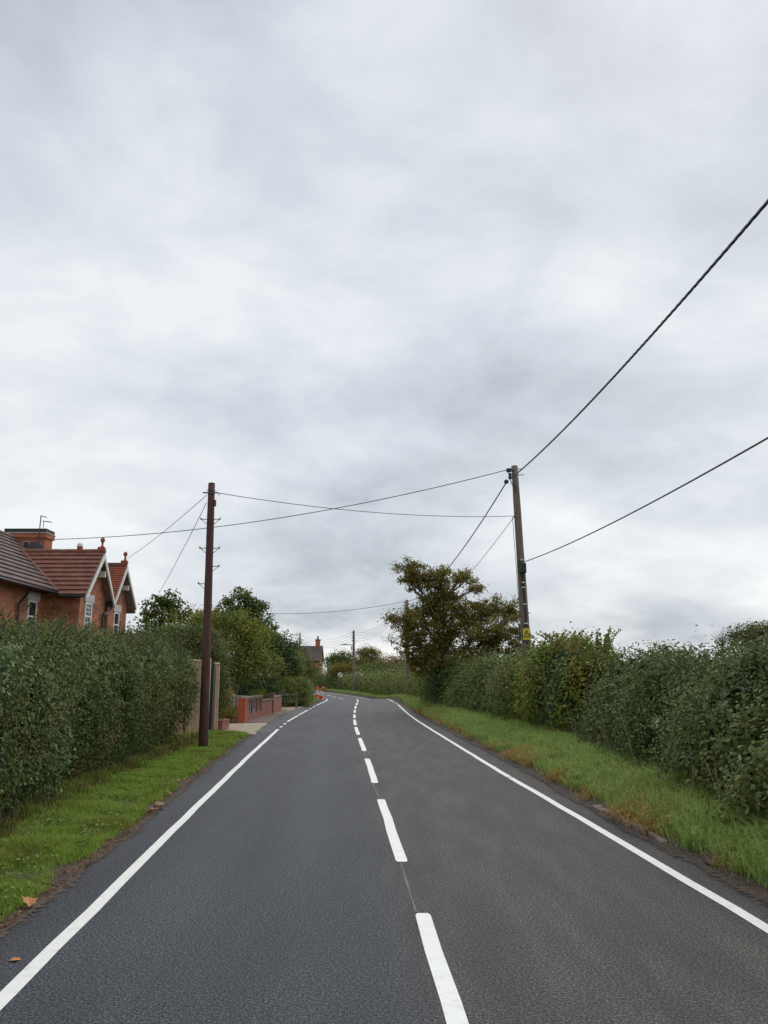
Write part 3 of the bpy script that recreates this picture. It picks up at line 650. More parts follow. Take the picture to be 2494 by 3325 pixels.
# dry grass and bramble stalks leaning out of the right hedge
for i in range(26):
    yy = [9.3, 9.9, 10.6, 11.5, 12.4, 13.4, 14.2, 15.6, 16.4, 17.5, 18.3, 20.2, 20.6, 21.0, 21.3, 21.9][i % 16] + rng.normal(0, .25); xx = float(hedR(yy)) + rng.uniform(-.45, -.05)
    h = rng.uniform(.5, 1.25); ln_ = rng.uniform(-.55, .1); t_ = np.linspace(0, 1, 7)
    q = np.stack([xx + ln_*h*.35*t_**1.6, yy + rng.uniform(-.5, .5)*h*t_, float(zR(yy))+.05 + h*t_], 1)
    MB().tube(q, np.linspace(.006, .0025, 7), 5).build('dead_stem', M['dryStem'], hr if yy < 19.8 else br)

# ------------------------------------------------------------------ trees and shrubs
def tree(name, label, base, lobes, mat, leaf, per, cat='tree', trunk_r=.16, clump_r=.22, nsub=3, group=None, trunk_to=None, wl_=.62, bare=0, barkm=None, shell=.55):
    """lobes: (x, y, z, rx, ry, rz, clumps)"""
    root = empty(name, base, label, cat, group); b = np.array(base, float); bm_ = barkm or M['bark']
    lob = [np.array(l[:3]) for l in lobes]; zmin = min(l[2]-l[5] for l in lobes); cz = np.mean([l[2] for l in lobes])
    top = np.array(trunk_to if trunk_to else (np.mean([l[0] for l in lobes]), np.mean([l[1] for l in lobes]), cz + .4*(max(l[2] for l in lobes)-cz)))
    t_ = np.linspace(0, 1, 9)[:, None]; tr = b*(1-t_) + top*t_ + np.concatenate([np.zeros((1, 3)), rng.normal(0, .06, (8, 3))*np.array([1, 1, 0])])
    trunk = MB().tube(tr, trunk_r*(1.25 - np.linspace(0, 1, 9)*.95), 9).build('trunk', bm_, root, smooth=True)
    mb = MB(); C = []
    for l, c in zip(lobes, lob):
        # limb from the trunk up to the lobe
        f = np.clip((c[2]-.5*l[5]-b[2])/(top[2]-b[2]+1e-6) - .25, .15, .97); a = np.array([np.interp(f, t_[:, 0], tr[:, i]) for i in range(3)])
        tt = np.linspace(0, 1, 7)[:, None]; bend = rng.normal(0, .12, 3)*np.linalg.norm(c-a)
        q = a*(1-tt) + c*tt + np.sin(tt*math.pi)*bend
        mb.tube(q, trunk_r*np.linspace(.5, .12, 7)*min(1, .35+np.linalg.norm(l[3:6])/3), 6, False)
        n = int(l[6]); d = unit(rng.normal(size=(n, 3))); rad = shell + (1-shell)*rng.random(n)**.7; rad = np.where(rng.random(n) < .25, rng.random(n), rad)
        cc = c + d*rad[:, None]*np.array(l[3:6])*(1 + .22*lump(c + d*2, 2.0)[:, None]); C.append(cc)
        for e_ in cc[:: max(1, n//(nsub*4))]:
            o_ = q[rng.integers(3, 7)]; m_ = (o_+e_)/2 + rng.normal(0, .1, 3)
            mb.tube([o_, m_, e_], [trunk_r*.12, trunk_r*.08, .008], 4, False)
    mb.build('branches', bm_, root, kind='stuff')
    C = np.concatenate(C); idx = np.repeat(np.arange(len(C)), per); m = len(idx)
    off = rng.normal(0, 1, (m, 3))*clump_r*np.array([1, 1, .75])*rng.uniform(.6, 1.3, len(C))[idx][:, None]
    P = C[idx] + off; nrm = unit(off)*.5 + np.array([0, 0, .5]) + rng.normal(0, .6, (m, 3)); s = rng.uniform(.65, 1.3, m)
    leaves_obj('crown', [leaf_arrays(P, nrm, leaf*s, leaf*wl_*s, LEAF4)], mat, root, kind='stuff')
    return root
oy = 42.5
ol = [(1.35, 7.55, .80, .62, 15), (1.5, 6.95, .7, .5, 11), (2.35, 6.85, .9, .55, 14), (3.1, 7.25, .7, .45, 12), (4.2, 6.9, 1.0, .38, 14), (5.0, 6.45, .6, .25, 6), (3.0, 6.25, .95, .4, 10),
      (2.75, 5.55, 1.1, .62, 26), (1.3, 4.7, .85, .6, 20), (2.1, 5.1, .9, .5, 16), (.45, 4.95, .4, .22, 4), (4.0, 5.35, 1.5, .7, 32), (5.5, 5.45, 1.1, .55, 22), (6.9, 5.35, .9, .55, 22), (3.2, 4.35, 1.6, .7, 30), (5.2, 4.25, 1.4, .75, 30),
      (6.8, 4.2, .85, .75, 20), (1.3, 3.9, .9, .85, 22), (1.6, 2.7, .6, .7, 9), (3.0, 3.3, 1.3, .6, 22), (2.5, 2.5, 1.0, .6, 16), (4.2, 2.8, 1.1, .5, 14), (5.4, 3.1, 1.3, .5, 12), (6.9, 3.2, .7, .5, 8), (5.9, 3.6, 1.0, .5, 16)]
tree('oak_tree', 'browning oak tree standing in the right hedge with gaps showing sky', (3.2, oy, .1), [(a, oy+rng.normal(0, .5), z, rx, rx*1.0, rz*1.22, k*(1.55 if z > 3.5 else 2.6)) for a, z, rx, rz, k in ol] + [(3.9, oy, 4.5, 2.8, 1.8, 1.5, 66), (2.9, oy, 6.5, 1.5, 1.1, .9, 30), (1.8, oy, 3.4, .8, .9, 1.2, 18)], M['oak'], .12, 62, trunk_r=.17, clump_r=.165, trunk_to=(3.1, oy, 6.2), wl_=.6, shell=.35)
# left side, from the house towards the bend
tree('broadleaf_tree', 'sparse broad-leaved tree just right of the brick house', (-11.2, 41, 0), [(-11.9, 41, 5.0, .9, 1, .7, 22), (-11.1, 41, 5.5, .8, .8, .55, 18), (-10.6, 41, 4.9, .75, .9, .6, 15), (-11.8, 41.3, 3.9, 1.3, 1.2, .9, 30), (-10.5, 41, 3.8, 1.2, 1, .7, 18)], M['ash'], .17, 36, clump_r=.17, wl_=.75, trunk_r=.16, shell=.35)
tree('wispy_tree', 'thin wispy tree between the broad-leaved tree and the dark brown pole', (-9.7, 44, 0), [(-10.2, 44, 5.0, .7, .8, .6, 16), (-9.6, 44, 4.5, .8, .8, .6, 20), (-10.4, 44, 3.6, 1.3, 1, 1, 34)], M['wispy'], .10, 26, clump_r=.22, trunk_r=.10)
tree('ash_tree', 'tall ash tree rising behind the olive tree right of the brown pole', (-8.2, 44, 0), [(-7.8, 44, 6.15, .85, .9, .5, 18), (-8.6, 44, 5.6, .8, .9, .6, 18), (-7.2, 44, 5.55, .75, .9, .55, 18), (-9.0, 44, 5.0, .8, 1, .6, 14), (-8.0, 44, 4.9, 1.3, 1.2, .8, 34), (-6.9, 44.2, 4.8, .6, .8, .5, 12), (-9.4, 44, 4.5, 1.0, 1, .8, 26), (-6.7, 44, 4.1, .8, .8, .8, 24), (-8.0, 44, 3.8, 1.8, 1.3, .9, 44)], M['ash'], .15, 40, clump_r=.17, wl_=.75, trunk_r=.18, shell=.4)
tree('olive_green_tree', 'wide olive green tree spreading over the garden wall', (-7.6, 37.5, 0), [(-8.9, 37, 4.0, 1.2, 1.2, .8, 44), (-7.4, 37.5, 4.1, 1.3, 1.3, .75, 50), (-6.2, 38.2, 3.4, 1.0, 1.3, .7, 42), (-7.8, 36.5, 2.9, 1.5, 1.3, .9, 60), (-6.4, 37, 2.4, 1.1, 1.2, .75, 50), (-9.6, 36, 2.9, 1.2, 1.3, 1, 40), (-5.7, 39.2, 2.3, .8, 1.2, .6, 26)], M['olive'], .12, 60, clump_r=.23, trunk_r=.17, wl_=.6)
tree('garden_tree', 'bushy green tree between the house and the brown pole behind the hedge', (-10.6, 34, 0), [(-11.2, 34.5, 2.9, 1.3, 1.2, .9, 50), (-9.6, 34, 3.2, 1.2, 1.2, .9, 50), (-8.3, 33, 2.9, 1.0, 1.2, .9, 44), (-10.3, 33.5, 1.9, 1.8, 1.2, .8, 44)], M['ash'], .12, 48, clump_r=.23, trunk_r=.14)
tree('dark_tree', 'dense dark green tree at the end of the garden wall', (-7.6, 51, 0), [(-8.5, 51, 4.1, 1.6, 1.6, .9, 60), (-7.0, 51, 3.6, 1.4, 1.5, .9, 60), (-6.5, 52.5, 2.6, .9, 1.2, .7, 40), (-8.8, 50, 2.4, 1.6, 1.4, 1.1, 50)], M['dark'], .15, 52, clump_r=.28, trunk_r=.2)
tree('green_tree', 'mid green tree with a yellowish edge behind the dark tree', (-7.0, 56, 0), [(-8.4, 56, 4.4, 1.3, 1.4, .75, 40), (-7.1, 56, 3.3, 1.1, 1.3, .75, 40), (-6.3, 56.5, 2.3, .8, 1.2, .7, 30)], M['olive'], .16, 46, clump_r=.28, trunk_r=.16)
tree('brownish_shrub_tree', 'brownish green small tree left of the far house', (-6.4, 62, 0), [(-6.9, 62, 3.0, 1.2, 1.2, .8, 40), (-6.0, 62.5, 2.4, 1.0, 1.2, .8, 36), (-7.4, 62, 1.9, 1.2, 1, .8, 30)], M['wispy'], .13, 50, clump_r=.25, trunk_r=.12)
tree('slender_tree', 'slender feathery tree in front of the far house roof', (-7.1, 66, 0), [(-7.25, 66, 4.5, .22, .25, .6, 10), (-7.1, 66, 3.7, .4, .4, .6, 14), (-6.5, 66, 3.9, .3, .4, .5, 8), (-7.0, 66, 2.8, .7, .7, .6, 18)], M['wispy'], .11, 22, clump_r=.16, trunk_r=.06)
def shrub(name, label, base, lobes, mat, leaf, per, clump_r=.16, cat='shrub', group=None):
    return tree(name, label, base, lobes, mat, leaf, per, cat=cat, trunk_r=.035, clump_r=clump_r, group=group, nsub=2, shell=.6)
tall = hedge('tall_hedge', 'tall dark hedge standing beside the timber gate', 27.2, 29.3, const(-5.55), -1, ip([(-20, 3.3), (27, 3.2), (29, 3.5), (40, 3.1)]), 2.2, M['hawL'], 40, 30, .075, .05, z0=const(.03), lumpamp=.2, crad=.15, inner=40, shoots=20, shoot_h=.4)
shrub('rounded_bush', 'large rounded green bush beside the road after the garden wall', (-5.9, 50.6, .1), [(-6.05, 50.4, .95, .9, 1.2, .85, 95), (-5.25, 50.8, .85, .7, 1.3, .72, 80), (-6.7, 50.6, .85, .7, 1, .7, 50), (-5.15, 52.4, .85, .6, 1.2, .72, 60), (-5.7, 51, 1.4, .8, 1.2, .45, 46)], M['bush'], .085, 60, .15)
shrub('bank_shrub', 'low green shrub on the grass bank just beyond the rounded bush', (-6.2, 60, .2), [(-5.9, 59, .8, .5, 1.6, .6, 40), (-6.5, 61, 1.0, .8, 1.6, .9, 50)], M['far'], .12, 44, .22)
shrub('bank_shrub', 'low green shrub on the grass bank behind the traffic cones', (-7.2, 66.5, .2), [(-7.0, 66, 1.0, .9, 2.0, .9, 50), (-7.6, 69, 1.0, 1, 2.0, .8, 40)], M['far'], .13, 44, .25)
shrub('bank_shrub', 'low olive shrub at the far end of the left bank past the cones', (-8.8, 79, .0), [(-8.6, 77.5, .9, 1.1, 2.4, .9, 45), (-9.6, 81, 1.0, 1.1, 2.2, 1, 45)], M['far'], .14, 44, .27)
shrub('garden_shrub', 'yellow and red leaved shrub at the foot of the orange brick pillar', (-6.25, 31.9, .05), [(-6.35, 31.9, .5, .28, .3, .4, 30), (-6.05, 32.0, .35, .22, .25, .32, 22), (-6.7, 31.8, .25, .3, .3, .25, 20)], M['ornam'], .06, 30, .08)
shrub('golden_shrub', 'small pale golden shrub above the white picket fence', (-6.75, 35.2, .05), [(-6.78, 35.2, 1.15, .13, .15, .25, 16), (-6.85, 35.2, .8, .15, .15, .2, 10)], M['gold'], .06, 30, .06)
shrub('wall_shrub', 'low yellowish green plant spilling over the top of the brick wall', (-6.0, 38.2, .05), [(-5.95, 37.3, .95, .25, .9, .2, 40), (-6.0, 39.0, .98, .28, .9, .2, 40), (-6.1, 38.2, .6, .3, 1.2, .4, 40)], M['olive'], .06, 36, .09)
shrub('under_shrub', 'dark shrub added to fill the deep shade below the trees behind the wall', (-8.2, 46.5, .05), [(-8.6, 46.5, 1.2, 1.6, .9, 1.1, 60), (-6.9, 47.2, 1.0, .9, .8, .9, 36), (-10.2, 45, 1.4, 1.4, 1, 1.3, 50)], M['dark'], .14, 44, .25)  # added shrub; its dark leaves stand in for the under-canopy shade
shrub('dark_fill_bank', 'dark shrub bank added to darken bright gaps under the garden trees', (-10, 57.5, .05), [(-7.4, 58, 1.2, 1.3, .9, 1.2, 60), (-9.6, 58, 1.3, 1.5, .9, 1.3, 60), (-12, 57, 1.4, 1.6, 1, 1.4, 60), (-14.5, 55, 1.5, 1.6, 1, 1.5, 60)], M['dark'], .18, 44, .3)  # added bank; dark leaves put shade where bright gaps showed through
# dry undergrowth along the foot of the left hedge
n = 5200; y = 4.6*(22.5/4.6)**rng.random(n); x = hl_front(y) - .12 + rng.normal(.08, .16, n); P = np.stack([x, y, np.full(n, .10)], 1)
fast('undergrowth', *blades(P, .08+.26*rng.random(n)**2, .006+.0004*y, rng.uniform(.2, 1.0, n), rng.uniform(0, .5, n)), M['under'], None, label='brown dead stalks and dry grass along the foot of the left hedge', cat='undergrowth', kind='stuff')
n = 5200; y = 5*(40/5)**rng.random(n); x = hedR(y) - .05 + rng.normal(0, .14, n); P = np.stack([x, y, prof(y)+.28], 1)
fast('undergrowth', *blades(P, .12+.4*rng.random(n)**2, .006+.0004*y, rng.uniform(.2, .8, n), rng.uniform(0, .5, n)), M['under'], None, label='brown dead stalks and dry grass along the foot of the right hedge', cat='undergrowth', kind='stuff')
# trees beyond the bend and across the field
tree('bushy_tree', 'dark green bushy tree left of the pole with the street lamp', (-7.4, 128, 0), [(-8.6, 128, 4.0, 1.2, 1.2, 1.4, 24), (-7.4, 128, 4.7, 1.5, 1.5, 1.3, 34), (-5.8, 128, 4.4, 1.5, 1.5, 1.3, 34), (-7, 128, 2.9, 2.6, 2, 1.3, 40)], M['ash'], .26, 40, clump_r=.42, trunk_r=.25)
tree('yellowing_tree', 'yellowing round tree right behind the pole with the street lamp', (-2.6, 130, 0), [(-3.0, 130, 5.6, 1.6, 1.6, 1.1, 40), (-1.5, 130, 5.0, 1.3, 1.5, 1.1, 34), (-4.6, 129, 4.0, 1.4, 1.5, 1.2, 34), (-2.2, 129, 3.6, 2.6, 2, 1.4, 54)], M['yellow'], .24, 42, clump_r=.42, trunk_r=.25)
tree('golden_bush_tree', 'low golden yellow tree in front of the bushy tree at the bend', (-6.0, 122, 0), [(-5.6, 122, 3.1, 1.7, 1.5, .9, 40), (-7.4, 122, 2.9, 1.3, 1.4, .8, 30)], M['yellow'], .22, 42, clump_r=.38, trunk_r=.14)
tree('bronze_tree', 'pale bronze leaved tree at the left edge of the oak', (1.2, 126, 0), [(.6, 126, 4.0, 1.4, 1.4, 1.1, 36), (2.3, 126, 4.1, 1.3, 1.4, 1.1, 36), (3.6, 126, 3.4, 1.4, 1.4, 1.2, 30)], M['pinky'], .22, 40, clump_r=.4, trunk_r=.18)
tree('green_bush_tree', 'low mid green tree between the yellowing tree and the bronze tree', (-.6, 118, 0), [(-.4, 118, 3.3, 1.6, 1.5, 1.0, 36), (1.4, 118, 2.9, 1.5, 1.5, .9, 30), (-2.4, 118, 2.8, 1.5, 1.4, .8, 30), (3.4, 116, 2.8, 1.6, 1.5, 1.1, 30)], M['far'], .22, 42, clump_r=.4, trunk_r=.14)
tree('field_tree', 'hazy grey green tree on the skyline at the right edge', (29.5, 62, 0), [(28.0, 62, 5.0, 1.1, 1.3, .9, 40), (29.5, 62, 5.3, 1.4, 1.5, .8, 46), (31.2, 62, 5.0, 1.6, 1.6, .9, 46), (29, 62, 3.4, 2.5, 2, 1.2, 60)], M['wispy'], .16, 46, clump_r=.3, trunk_r=.2)
# leafless tree far off on the right skyline
bt = empty('bare_tree', (38.3, 90, 0), 'small leafless tree on the skyline above the right hedge', 'tree')
MB().tube([(38.3, 90, 0), (38.3, 90, 3), (38.2, 90, 5.4)], [.16, .12, .08], 7).build('trunk', M['bark'], bt)
mb = MB()
for i in range(46):
    a = rng.normal(0, .5); h = rng.uniform(1.0, 1.95)*math.cos(a*.8); b0 = np.array((38.25, 90, 5.0+rng.uniform(0, .6)))
    e1 = b0 + np.array((math.sin(a)*h, rng.normal(0, .4), h*.95)); mb.tube([b0, (b0+e1)/2 + rng.normal(0, .06, 3), e1], [.035, .022, .010], 4)
mb.build('branches', M['bark'], bt, kind='stuff')

# ------------------------------------------------------------------ brick house on the left
def quadslab(mb, p0, p1, p2, p3, th):   # four corners (eave a, eave b, ridge b, ridge a), thickness along normal (downwards)
    p = [np.array(q, float) for q in (p0, p1, p2, p3)]; n = np.cross(p[1]-p[0], p[3]-p[0]); n /= np.linalg.norm(n)
    if n[2] < 0: n = -n
    return mb.hexa([q - n*th for q in p] + p)
def roof_courses(parent, ea, eb, ra, rb, n, mat, name='tile_course', step=.05, th=.05, split=0):
    """courses of tiles from eave (ea-eb) up to ridge (ra-rb); each a slab whose lower edge stands proud"""
    ea, eb, ra, rb = [np.array(q, float) for q in (ea, eb, ra, rb)]
    nrm = np.cross(eb-ea, ra-ea); nrm /= np.linalg.norm(nrm); nrm = nrm if nrm[2] > 0 else -nrm
    for i in range(n):
        f0, f1 = i/n, min(1.0, (i+1.12)/n)
        a0 = ea+(ra-ea)*f0; b0 = eb+(rb-eb)*f0; a1 = ea+(ra-ea)*f1; b1 = eb+(rb-eb)*f1
        mb = MB(); m = 14; vs = []
        for j in range(m+1):
            g = j/m; w = .006*math.sin(j*2.3+i*1.7)
            p0 = a0+(b0-a0)*g; p1 = a1+(b1-a1)*g
            vs += [p0-nrm*.02, p1-nrm*.02, p1+nrm*(.012), p0+nrm*(step+th*.4+w)]
        fs = []
        for j in range(m):
            q = j*4
            for a, b in ((0, 1), (1, 2), (2, 3), (3, 0)): fs.append((q+a, q+4+a, q+4+b, q+b))
        fs += [(0, 1, 2, 3), (m*4+3, m*4+2, m*4+1, m*4)]
        mb.add(vs, fs).build(name, mat, parent)
hs = empty('brick_house', (-13.5, 25, 0), 'orange brick house with brown tiled gable and big chimney behind the left hedge', 'house')
EZ = 4.85; RX, RZ = -15.2, 7.35
wl2 = MB().box(-18.4, -12.55, 17, 31.6, 0, EZ+.05); wl2.add([(-18.4, 17, EZ+.05), (-12.55, 17, EZ+.05), (-15.2, 17, RZ-.12), (-18.4, 31.6, EZ+.05), (-12.55, 31.6, EZ+.05), (-15.2, 31.6, RZ-.12)], [(0, 1, 2), (5, 4, 3), (0, 2, 5, 3), (1, 4, 5, 2)])
wl2.build('wall', M['brickA'], hs)
gw = MB().box(-14, -11.25, 29.12, 31.72, 0, EZ); gw.add([(-14, 29.12, EZ), (-11.25, 29.12, EZ), (-11.25, 31.72, EZ), (-14, 31.72, EZ), (-14, 30.42, 6.42), (-11.25, 30.42, 6.42)], [(1, 2, 5), (0, 4, 3), (0, 1, 5, 4), (2, 3, 4, 5)])
gable = gw.build('gable_wall', M['brickA'], hs)
# main roof (facing the road) and its back slope
mroof = quadslab(MB(), (-12.1, 16.8, EZ), (-12.1, 31.7, EZ), (RX, 31.7, RZ), (RX, 16.8, RZ), .08); quadslab(mroof, (-18.4, 16.8, EZ), (-18.4, 31.7, EZ), (RX, 31.7, RZ), (RX, 16.8, RZ), .08)
mro = mroof.build('main_roof', M['tileGrey'], hs)
roof_courses(mro, (-12.08, 16.8, EZ-.02), (-12.08, 31.7, EZ-.02), (RX, 31.7, RZ), (RX, 16.8, RZ), 1, M['tileGrey']) if False else None
roof_courses(mro, (-12.02, 16.8, EZ), (-12.02, 31.7, EZ), (RX, 16.8, RZ), (RX, 31.7, RZ), 12, M['tileGrey'])
MB().tube([(RX, 16.8, RZ+.02), (RX, 31.7, RZ+.02)], .11, 8).build('ridge_tiles', M['tileGrey'], mro)
# cross gable roof
AZ, AY, Y0_, Y1_ = 6.58, 30.42, 28.86, 31.98
gr = quadslab(MB(), (-14.6, Y0_, EZ-.1), (-10.98, Y0_, EZ-.1), (-10.98, AY, AZ), (-14.6, AY, AZ), .06); quadslab(gr, (-14.6, Y1_, EZ-.1), (-10.98, Y1_, EZ-.1), (-10.98, AY, AZ), (-14.6, AY, AZ), .06)
gro = gr.build('gable_roof', M['timberSoffit'], hs)
roof_courses(gro, (-14.6, Y0_-.04, EZ-.12), (-10.95, Y0_-.04, EZ-.12), (-14.6, AY, AZ), (-10.95, AY, AZ), 10, M['tileBrown'])
roof_courses(gro, (-14.6, Y1_+.04, EZ-.12), (-10.95, Y1_+.04, EZ-.12), (-14.6, AY, AZ), (-10.95, AY, AZ), 10, M['tileBrown'])
for i in range(8):
    x0 = -14.5 + i*.45; MB().tube([(x0, AY, AZ+.005+.006*(i % 2)), (x0+.44, AY, AZ+.02)], [.10, .092], 8).build('ridge_tile', M['tileBrown'], gro)
# hip/valley flashing seam
MB().tube([(-12.02, Y0_-.02, EZ+.02), (-14.2, AY-.04, AZ+.05)], .07, 6).build('valley_tiles', M['tileBrown'], gro)
def barge(parent, x, y0, ya, y1, ze, za, mat, w=.17):
    for ys_, sgn in ((y0, -1), (y1, 1)):
        b = MB(); a_ = np.array((x, ys_, ze)); t_ = np.array((x, ya, za)); d = t_-a_; d /= np.linalg.norm(d); nn_ = np.array((0, d[2], -d[1])); nn_ = nn_ if nn_[2] < 0 else -nn_
        q = [a_, t_, t_+np.array((0, 0, -w*1.35)), a_+np.array((0, -sgn*w*.0, -w*.9))]
        b.hexa([p+np.array((-.03, 0, 0)) for p in q] + [p+np.array((.03, 0, 0)) for p in q]); b.build('bargeboard', mat, parent)
barge(gro, -10.93, Y0_+.01, AY, Y1_-.01, EZ-.16, AZ-.06, M['white'])
for yy in (30.15,): pass
bk = MB().box(-11.22, -10.97, 30.72, 30.84, 5.62, 5.86); bk.build('bracket', M['white'], gable)
bk = MB().box(-11.22, -10.97, 29.7, 29.82, 5.35, 5.52); bk.build('bracket', M['white'], gable)
def finial(parent, x, y, z, mat):
    MB().box(x-.26, x+.02, y-.09, y+.09, z-.02, z+.16).build('finial_base', mat, parent, bevel=.03)
    MB().lathe((x-.10, y, z+.14), [(.05, 0), (.06, .05), (.035, .1), (.045, .2), (.085, .25), (.09, .32), (.05, .38), (.01, .40)], 12).build('finial', mat, parent, smooth=True)
finial(gro, -10.95, AY, AZ+.03, M['terra'])
# gutters and pipes
MB().tube([(-12.0, 16.9, EZ-.04), (-12.0, Y0_-.05, EZ-.06)], .055, 8).build('gutter', M['black'], mro)
MB().tube([(-12.0, Y0_-.07, EZ-.16), (-11.0, Y0_-.07, EZ-.17)], .05, 8).build('gutter', M['black'], gro)
MB().tube([(-12.1, 26.9, EZ-.1), (-12.3, 26.9, EZ-.4), (-12.47, 26.9, EZ-.6), (-12.47, 26.9, 0)], .045, 8).build('downpipe', M['black'], hs)
pp = MB().box(-11.2, -10.98, 31.85, 32.08, EZ-.3, EZ-.02); pp.tube([(-11.08, 31.97, EZ-.3), (-11.08, 31.9, EZ-.45), (-11.15, 31.4, EZ-.62), (-11.17, 31.35, EZ-.75), (-11.17, 31.35, 0)], .045, 8); pp.build('downpipe', M['black'], gable)
def window(parent, axis, c, y0, y1, z0, z1, lint=True):
    """window in a wall facing +x at x=c"""
    f = MB(); w = .07
    f.box(c-.05, c+.03, y0, y0+w, z0, z1); f.box(c-.05, c+.03, y1-w, y1, z0, z1); f.box(c-.05, c+.03, y0+w, y1-w, z0, z0+w); f.box(c-.05, c+.03, y0+w, y1-w, z1-w, z1)
    zm = z0+(z1-z0)*.58; f.box(c-.05, c+.028, y0+w, y1-w, zm-.03, zm+.03)
    wd = f.build('window', M['white'], parent)
    MB().box(c-.02, c+.008, y0+w, y1-w, z0+w, zm-.03).build('pane', M['glass'], wd); MB().box(c-.02, c+.008, y0+w, y1-w, zm+.03, z1-w).build('pane', M['glass'], wd)
    if lint: MB().box(c-.05, c+.055, y0-.14, y1+.14, z1+.004, z1+.30).build('lintel', M['stone'], wd, bevel=.012)
    MB().box(c-.05, c+.08, y0-.1, y1+.1, z0-.1, z0-.003).build('sill', M['stone'], wd)
    return wd
window(hs, 'x', -12.55, 27.75, 28.45, 3.1, 4.45); window(hs, 'x', -12.55, 24.3, 25.3, 3.1, 4.45); window(hs, 'x', -12.55, 20.5, 21.5, 3.1, 4.45)
w2 = window(gable, 'x', -11.25, 29.62, 30.32, 3.3, 4.56)
# white curtain lattice seen in the gable window
lt = MB()
for q in (29.80, 29.97, 30.14): lt.box(-11.245, -11.232, q-.012, q+.012, 3.4, 4.48)
for q in (3.6, 3.8, 4.2, 4.36): lt.box(-11.244, -11.233, 29.69, 30.25, q-.012, q+.012)
lt.build('glazing_bars', M['white'], w2)
MB().box(-11.2485, -11.225, 29.10, 31.74, 4.80, 4.86).build('string_course', M['brickB'], gable)
# chimney
cb = MB().box(-15.66, -14.02, 32.0, 32.75, 5.0, 7.42); ch = cb.build('chimney', M['brickB'], hs)
MB().box(-15.72, -13.96, 31.94, 32.81, 7.425, 7.60).build('corbel', M['brickB'], ch)
MB().box(-15.75, -13.93, 31.91, 32.84, 7.603, 7.645).build('cement_band', M['cement'], ch)
MB().box(-15.71, -13.97, 31.95, 32.80, 7.648, 7.80).build('blue_brick_cap', M['blueBrick'], ch)
MB().box(-14.86, -14.68, 31.985, 32.02, 7.05, 7.25).build('vent_brick', M['blueBrick'], ch); MB().box(-14.89, -14.65, 31.992, 32.01, 7.02, 7.28).build('vent_frame', M['cement'], ch)
ae = MB(); ae.tube([(-14.25, 31.9, 6.75), (-14.22, 31.9, 8.33)], .022, 6); ae.tube([(-14.24, 31.9, 8.33), (-13.85, 31.6, 8.20)], .018, 5); ae.tube([(-14.08, 31.88, 7.8), (-14.08, 31.88, 8.1)], .014, 5); ae.tube([(-14.12, 31.88, 8.1), (-13.6, 31.5, 7.98)], .02, 5)
for i in range(6):
    q = i/5; ae.tube([(-14.1+.45*q, 31.8-.3*q, 8.1-.1*q), (-14.05+.45*q, 31.95-.3*q, 8.1-.1*q)], .006, 4)
ae.build('television_aerial', M['steel'], ch)
MB().box(-14.2, -14.1, 31.9, 31.99, 6.98, 7.16).build('aerial_box', M['stone'], ch)
dm = MB().lathe((0, 0, 0), [(.02, .0), (.15, .02), (.26, .06), (.33, .11), (.335, .115)], 20)
V = np.array(dm.v); V[:, [1, 2]] = np.stack([-V[:, 2]*1.0, V[:, 1]*.85], 1); V[:, 1] -= 0
V = V + np.array((-14.15, 31.55, 6.88))
db = MB().add(V, dm.f); db.tube([(-14.15, 31.5, 6.66), (-14.13, 31.2, 6.72)], .015, 5); db.box(-14.16, -14.1, 31.15, 31.22, 6.70, 6.78); db.tube([(-14.15, 31.55, 6.88), (-14.15, 31.95, 6.78)], .025, 6); db.build('satellite_dish', M['dish'], hs)
vt = MB().lathe((-11.92, AY, AZ+.02), [(.11, -.05), (.11, .17)], 12).build('roof_vent', M['terra'], gro)
MB().lathe((-11.92, AY, AZ+.19), [(.12, 0), (.12, .04), (.10, .12), (.05, .17), (.01, .18)], 12).build('vent_cap', M['white'], vt, smooth=True)
MB().tube([(-11.75, AY+.6, 6.1), (-11.72, AY+.6, 6.78), (-11.4, AY+.6, 6.68)], .015, 5).build('aerial', M['steel'], gro)

h2 = empty('brick_house', (-12.8, 33.2, 0), 'adjoining brick house end with bright red tiled gable and dark finial', 'house')
A2, P0, P1, Z2 = 33.22, 32.0, 34.75, 6.46
g2 = MB().box(-18, -11.25, 32.12, 34.45, 0, 4.75); g2.add([(-18, 32.12, 4.75), (-11.25, 32.12, 4.75), (-11.25, 34.45, 4.75), (-18, 34.45, 4.75), (-18, A2, 6.28), (-11.25, A2, 6.28)], [(1, 2, 5), (0, 4, 3), (0, 1, 5, 4), (2, 3, 4, 5)])
g2o = g2.build('wall', M['brickA'], h2)
r2 = quadslab(MB(), (-18, P0, 4.85), (-10.98, P0, 4.85), (-10.98, A2, Z2), (-18, A2, Z2), .06); quadslab(r2, (-18, P1, 4.55), (-10.98, P1, 4.55), (-10.98, A2, Z2), (-18, A2, Z2), .06); r2o = r2.build('roof', M['timberSoffit'], h2)
roof_courses(r2o, (-18, P0-.02, 4.84), (-10.95, P0-.02, 4.84), (-18, A2, Z2), (-10.95, A2, Z2), 16, M['tileRed'], step=.022)
roof_courses(r2o, (-18, P1+.02, 4.54), (-10.95, P1+.02, 4.54), (-18, A2, Z2), (-10.95, A2, Z2), 16, M['tileRed'], step=.022)
MB().tube([(-18, A2, Z2), (-10.97, A2, Z2)], .10, 8).build('ridge_tiles', M['tileGrey'], r2o)
barge(r2o, -10.93, P0+.01, A2, P1-.01, 4.80, Z2-.05, M['white'], .15)
finial(r2o, -10.95, A2, Z2+.03, M['terra'])
MB().box(-11.22, -10.97, 33.62, 33.74, 5.42, 5.62).build('bracket', M['white'], g2o)
window(g2o, 'x', -11.25, 32.85, 33.5, 3.2, 4.45)

